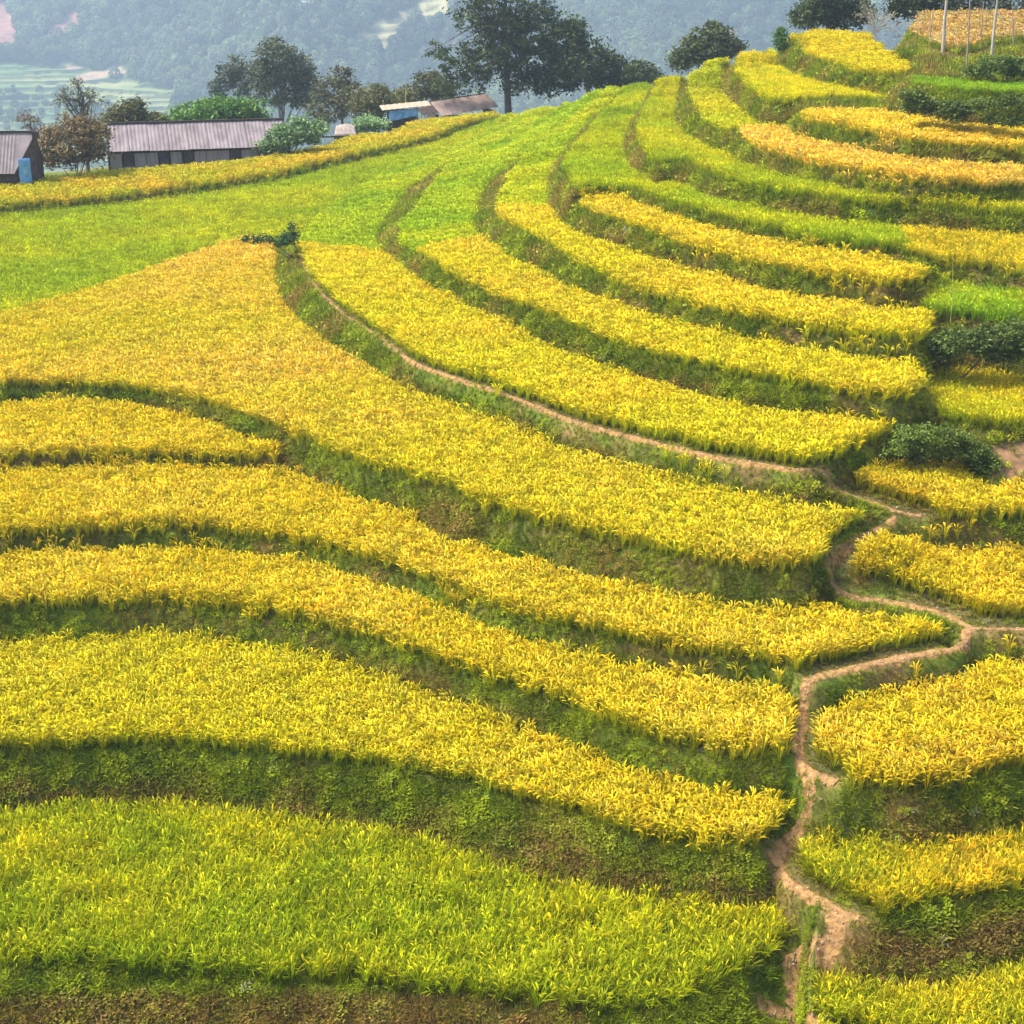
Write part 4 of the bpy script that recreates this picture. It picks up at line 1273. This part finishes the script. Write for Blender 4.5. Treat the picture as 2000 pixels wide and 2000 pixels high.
# the slope of the gable end runs up to the right
V_, F_ = [], []
V_ = [(-.02, -.3, .0), (-.02, 1.6, 2.35), (1.15, 1.6, 2.35), (.0, -.3, 0.0)]
V_ += [(a, b + .03, c - .05) for a, b, c in V_]
mesh_obj('roof_verge', V_, [(0, 3, 2, 1), (4, 5, 6, 7), (0, 1, 5, 4), (1, 2, 6, 5), (2, 3, 7, 6), (3, 0, 4, 7)], M_TIN, lh)
boxobj('ridge_cap', (-Wd, 1.5, 2.36), (1.2, 1.75, 2.45), M_BEAM, lh)
sheet('back_roof', (-Wd, 3.6, .3), (1.1, 3.6, .3), (-Wd, 1.66, 2.36), M_TIN, lh, 20)
boxobj('eave_beam', (-Wd, -.16, -.2), (.1, .05, -.06), M_BEAM, lh)
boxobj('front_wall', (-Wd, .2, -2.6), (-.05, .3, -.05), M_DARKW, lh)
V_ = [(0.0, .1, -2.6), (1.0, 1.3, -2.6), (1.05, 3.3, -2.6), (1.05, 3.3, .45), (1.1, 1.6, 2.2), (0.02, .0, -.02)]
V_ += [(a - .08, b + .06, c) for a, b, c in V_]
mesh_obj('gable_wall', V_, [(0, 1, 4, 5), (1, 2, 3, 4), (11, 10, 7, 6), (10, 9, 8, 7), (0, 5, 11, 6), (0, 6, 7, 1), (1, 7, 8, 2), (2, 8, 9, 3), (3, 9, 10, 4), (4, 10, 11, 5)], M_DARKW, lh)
boxobj('gable_cap', (1.0, 1.2, 2.0), (1.38, 1.6, 2.42), M_BEAM, lh)
V_, F_ = [], []
for j in range(9):
    for i in range(6):
        V_.append((.22 + i * .13, .05 + .25 * i * .4 + .05 * math.sin(j * 1.3 + i), -.9 + j * .22))
for j in range(8):
    for i in range(5):
        a = j * 6 + i; F_.append((a, a + 1, a + 7, a + 6))
cl = mesh_obj('door_cloth', V_, F_, M_BLUE, lh, smooth=True)
md = cl.modifiers.new('thickness', 'SOLIDIFY'); md.thickness = .02

# house by the big tree: pink brown roof
r = 140.0; s = r / FPX
ch = root_at('crest_house', 'small house with a faded pink brown roof beside the tallest tree on the crest', 862, 226, r, 'house', math.radians(20))
L2 = 112 * s
for i in range(5):
    x0 = L2 * i / 5; x1 = L2 * (i + 1) / 5 - .02
    sheet('roof_sheet', (x0, -.2, .12 * x0), (x1, -.2, .12 * x1), (x0 - .55, 1.6, 1.08 + .1 * x0), M_PINKROOF, ch, 12)
b0 = (-.55, 1.66, 1.1); b1 = (L2 - .55, 1.66, 1.1 + .1 * L2)
V_, F_ = [], []
tube(V_, F_, [b0, b1], [.09, .07], 6); mesh_obj('ridge_cap', V_, F_, M_BEAM, ch)
sheet('back_roof', (-.5, 3.3, .1), (L2 - .3, 3.3, .5), (-.5, 1.7, 1.1), M_PINKROOF, ch, 30)
V_, F_ = [], []
tube(V_, F_, [(L2 + .02, -.22, .12 * L2), (L2 - .53, 1.62, 1.14 + .1 * L2)], [.07, .07], 6)
mesh_obj('verge_board', V_, F_, M_POLE, ch)
boxobj('front_wall', (.1, .1, -2.6), (L2 - .1, .2, .02), M_PLANK, ch)
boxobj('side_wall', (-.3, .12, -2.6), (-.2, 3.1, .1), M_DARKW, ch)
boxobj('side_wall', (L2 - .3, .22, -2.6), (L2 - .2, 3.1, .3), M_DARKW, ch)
V_, F_ = [], []
sheet('lean_to_roof', (-1.75, .1, .12), (-.25, -.1, .3), (-1.95, 1.2, .62), M_BEAM, ch, 8)

# blue tarpaulin shelter
r = 134.0; s = r / FPX
tp = root_at('tarpaulin_shelter', 'open shelter hung with a bright blue tarpaulin beside the pink roofed house', 758, 238, r, 'shelter', math.radians(12))
w = 58 * s
for x0, h in ((0, 1.05), (w * .95, 1.15)):
    boxobj('post', (x0, 0, -2.2), (x0 + .07, .07, h), M_BEAM, tp)
    boxobj('post', (x0, 1.5, -2.2), (x0 + .07, 1.57, h + .1), M_BEAM, tp)
sheet('roof_sheet', (-.5, -.35, 1.0), (w + 1.1, -.35, 1.32), (-.5, 1.8, 1.2), M_POLE, tp, 16, .015)
V_, F_ = [], []
for j in range(8):
    for i in range(14):
        t = i / 13
        V_.append((.08 + (w - .1) * t, -.1 + .07 * math.sin(i * 1.7 + j * .5), .92 + .12 * t - j * (.13 - .05 * t)))
for j in range(7):
    for i in range(13):
        a = j * 14 + i; F_.append((a, a + 1, a + 15, a + 14))
tarp = mesh_obj('tarpaulin', V_, F_, M_BLUE, tp, smooth=True)
md = tarp.modifiers.new('thickness', 'SOLIDIFY'); md.thickness = .015
boxobj('dark_back', (.1, 1.3, -2.2), (w, 1.36, .9), M_DARKW, tp)

# little thatched hut
r = 125.5; s = r / FPX
th_ = root_at('thatched_hut', 'tiny hut with a rounded pale thatch roof behind the orange strip of rice', 652, 264, r, 'hut', math.radians(5))
V_, F_ = [], []
nx_, ny_ = 12, 8
for j in range(ny_ + 1):
    t = j / ny_
    for i in range(nx_ + 1):
        q_ = i / nx_
        V_.append((1.85 * q_ - .35 * math.sin(math.pi * t) * (1 - 2 * q_) * -.5, -.5 + 1.9 * t, .02 + .8 * (1 - abs(2 * t - 1)) * (.8 + .2 * math.sin(math.pi * q_)) + R(-.03, .03)))
for j in range(ny_):
    for i in range(nx_):
        a = j * (nx_ + 1) + i; F_.append((a, a + 1, a + nx_ + 2, a + nx_ + 1))
o = mesh_obj('thatch_roof', V_, F_, M_THATCH, th_, smooth=True)
md = o.modifiers.new('thickness', 'SOLIDIFY'); md.thickness = .1
boxobj('wall', (.1, -.2, -2.4), (1.7, -.1, .15), M_PLANK, th_)
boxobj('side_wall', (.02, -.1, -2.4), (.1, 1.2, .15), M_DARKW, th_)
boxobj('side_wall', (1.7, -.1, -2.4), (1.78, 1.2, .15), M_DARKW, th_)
boxobj('eave_beam', (-.9, -.62, -.12), (1.6, -.5, .0), M_BEAM, th_)

# two pale houses far away on the mountain side
M_WHITE = simple_mat('white_far_wall', (.62, .60, .58), (.74, .72, .7), .6)
def far_house(u, v, label, w, d, h):
    rs = np.linspace(330 * KF, 880 * KF, 4000)
    X, Y, Z_ = at_r(u, v, rs)
    k = int(np.argmax(far_height(X, Y) >= Z_))
    if k == 0: return
    o = bpy.data.objects.new('far_house', None); COL.objects.link(o)
    o.location = (X[k], Y[k], far_height(X[k], Y[k]) + .4); tag(o, label, 'house')
    boxobj('wall', (-w / 2, -d / 2, -1), (w / 2, d / 2, h), M_WHITE, o)
    V_ = [(-w / 2 - .4, -d / 2 - .5, h + .01), (w / 2 + .4, -d / 2 - .5, h + .01), (w / 2 + .4, d / 2 + .5, h + .01), (-w / 2 - .4, d / 2 + .5, h + .01), (-w / 2 - .2, 0, h + 1.8), (w / 2 + .2, 0, h + 1.8)]
    mesh_obj('roof', V_, [(0, 1, 5, 4), (2, 3, 4, 5), (0, 4, 3), (1, 2, 5), (0, 3, 2, 1)], M_WHITE, o)
    boxobj('door', (-.6, -d / 2 - .06, -.2), (.5, -d / 2 - .01, h * .7), M_DARKW, o)
far_house(601, 20, 'pale far house, larger of the two white dots in the blue forest', 11, 7, 5)
far_house(657, 14, 'smaller pale far house right of the larger one in the blue forest', 7, 5, 3.4)

# ------------------------------------------------------------------ haze
V_, F_ = [], []
ZHI = float(FZ2.max()) + 22; ZLO = float(min(FZ2.min(), GZ.min())) - 6
box(V_, F_, (-1500, -60, ZLO), (1500, 2060, ZHI))
M_HAZE = bpy.data.materials.new('haze'); M_HAZE.use_nodes = True
hn = M_HAZE.node_tree; hn.nodes.clear()
ho = hn.nodes.new('ShaderNodeOutputMaterial'); pvn = hn.nodes.new('ShaderNodeVolumePrincipled')
pvn.inputs['Color'].default_value = (.60, .77, 1.0, 1)
pvn.inputs['Density'].default_value = .00040
pvn.inputs['Anisotropy'].default_value = .1
hn.links.new(pvn.outputs[0], ho.inputs['Volume'])
hz = mesh_obj('haze', V_, F_, M_HAZE)
tag(hz, kind='stuff', label='pale bluish haze filling the valley')
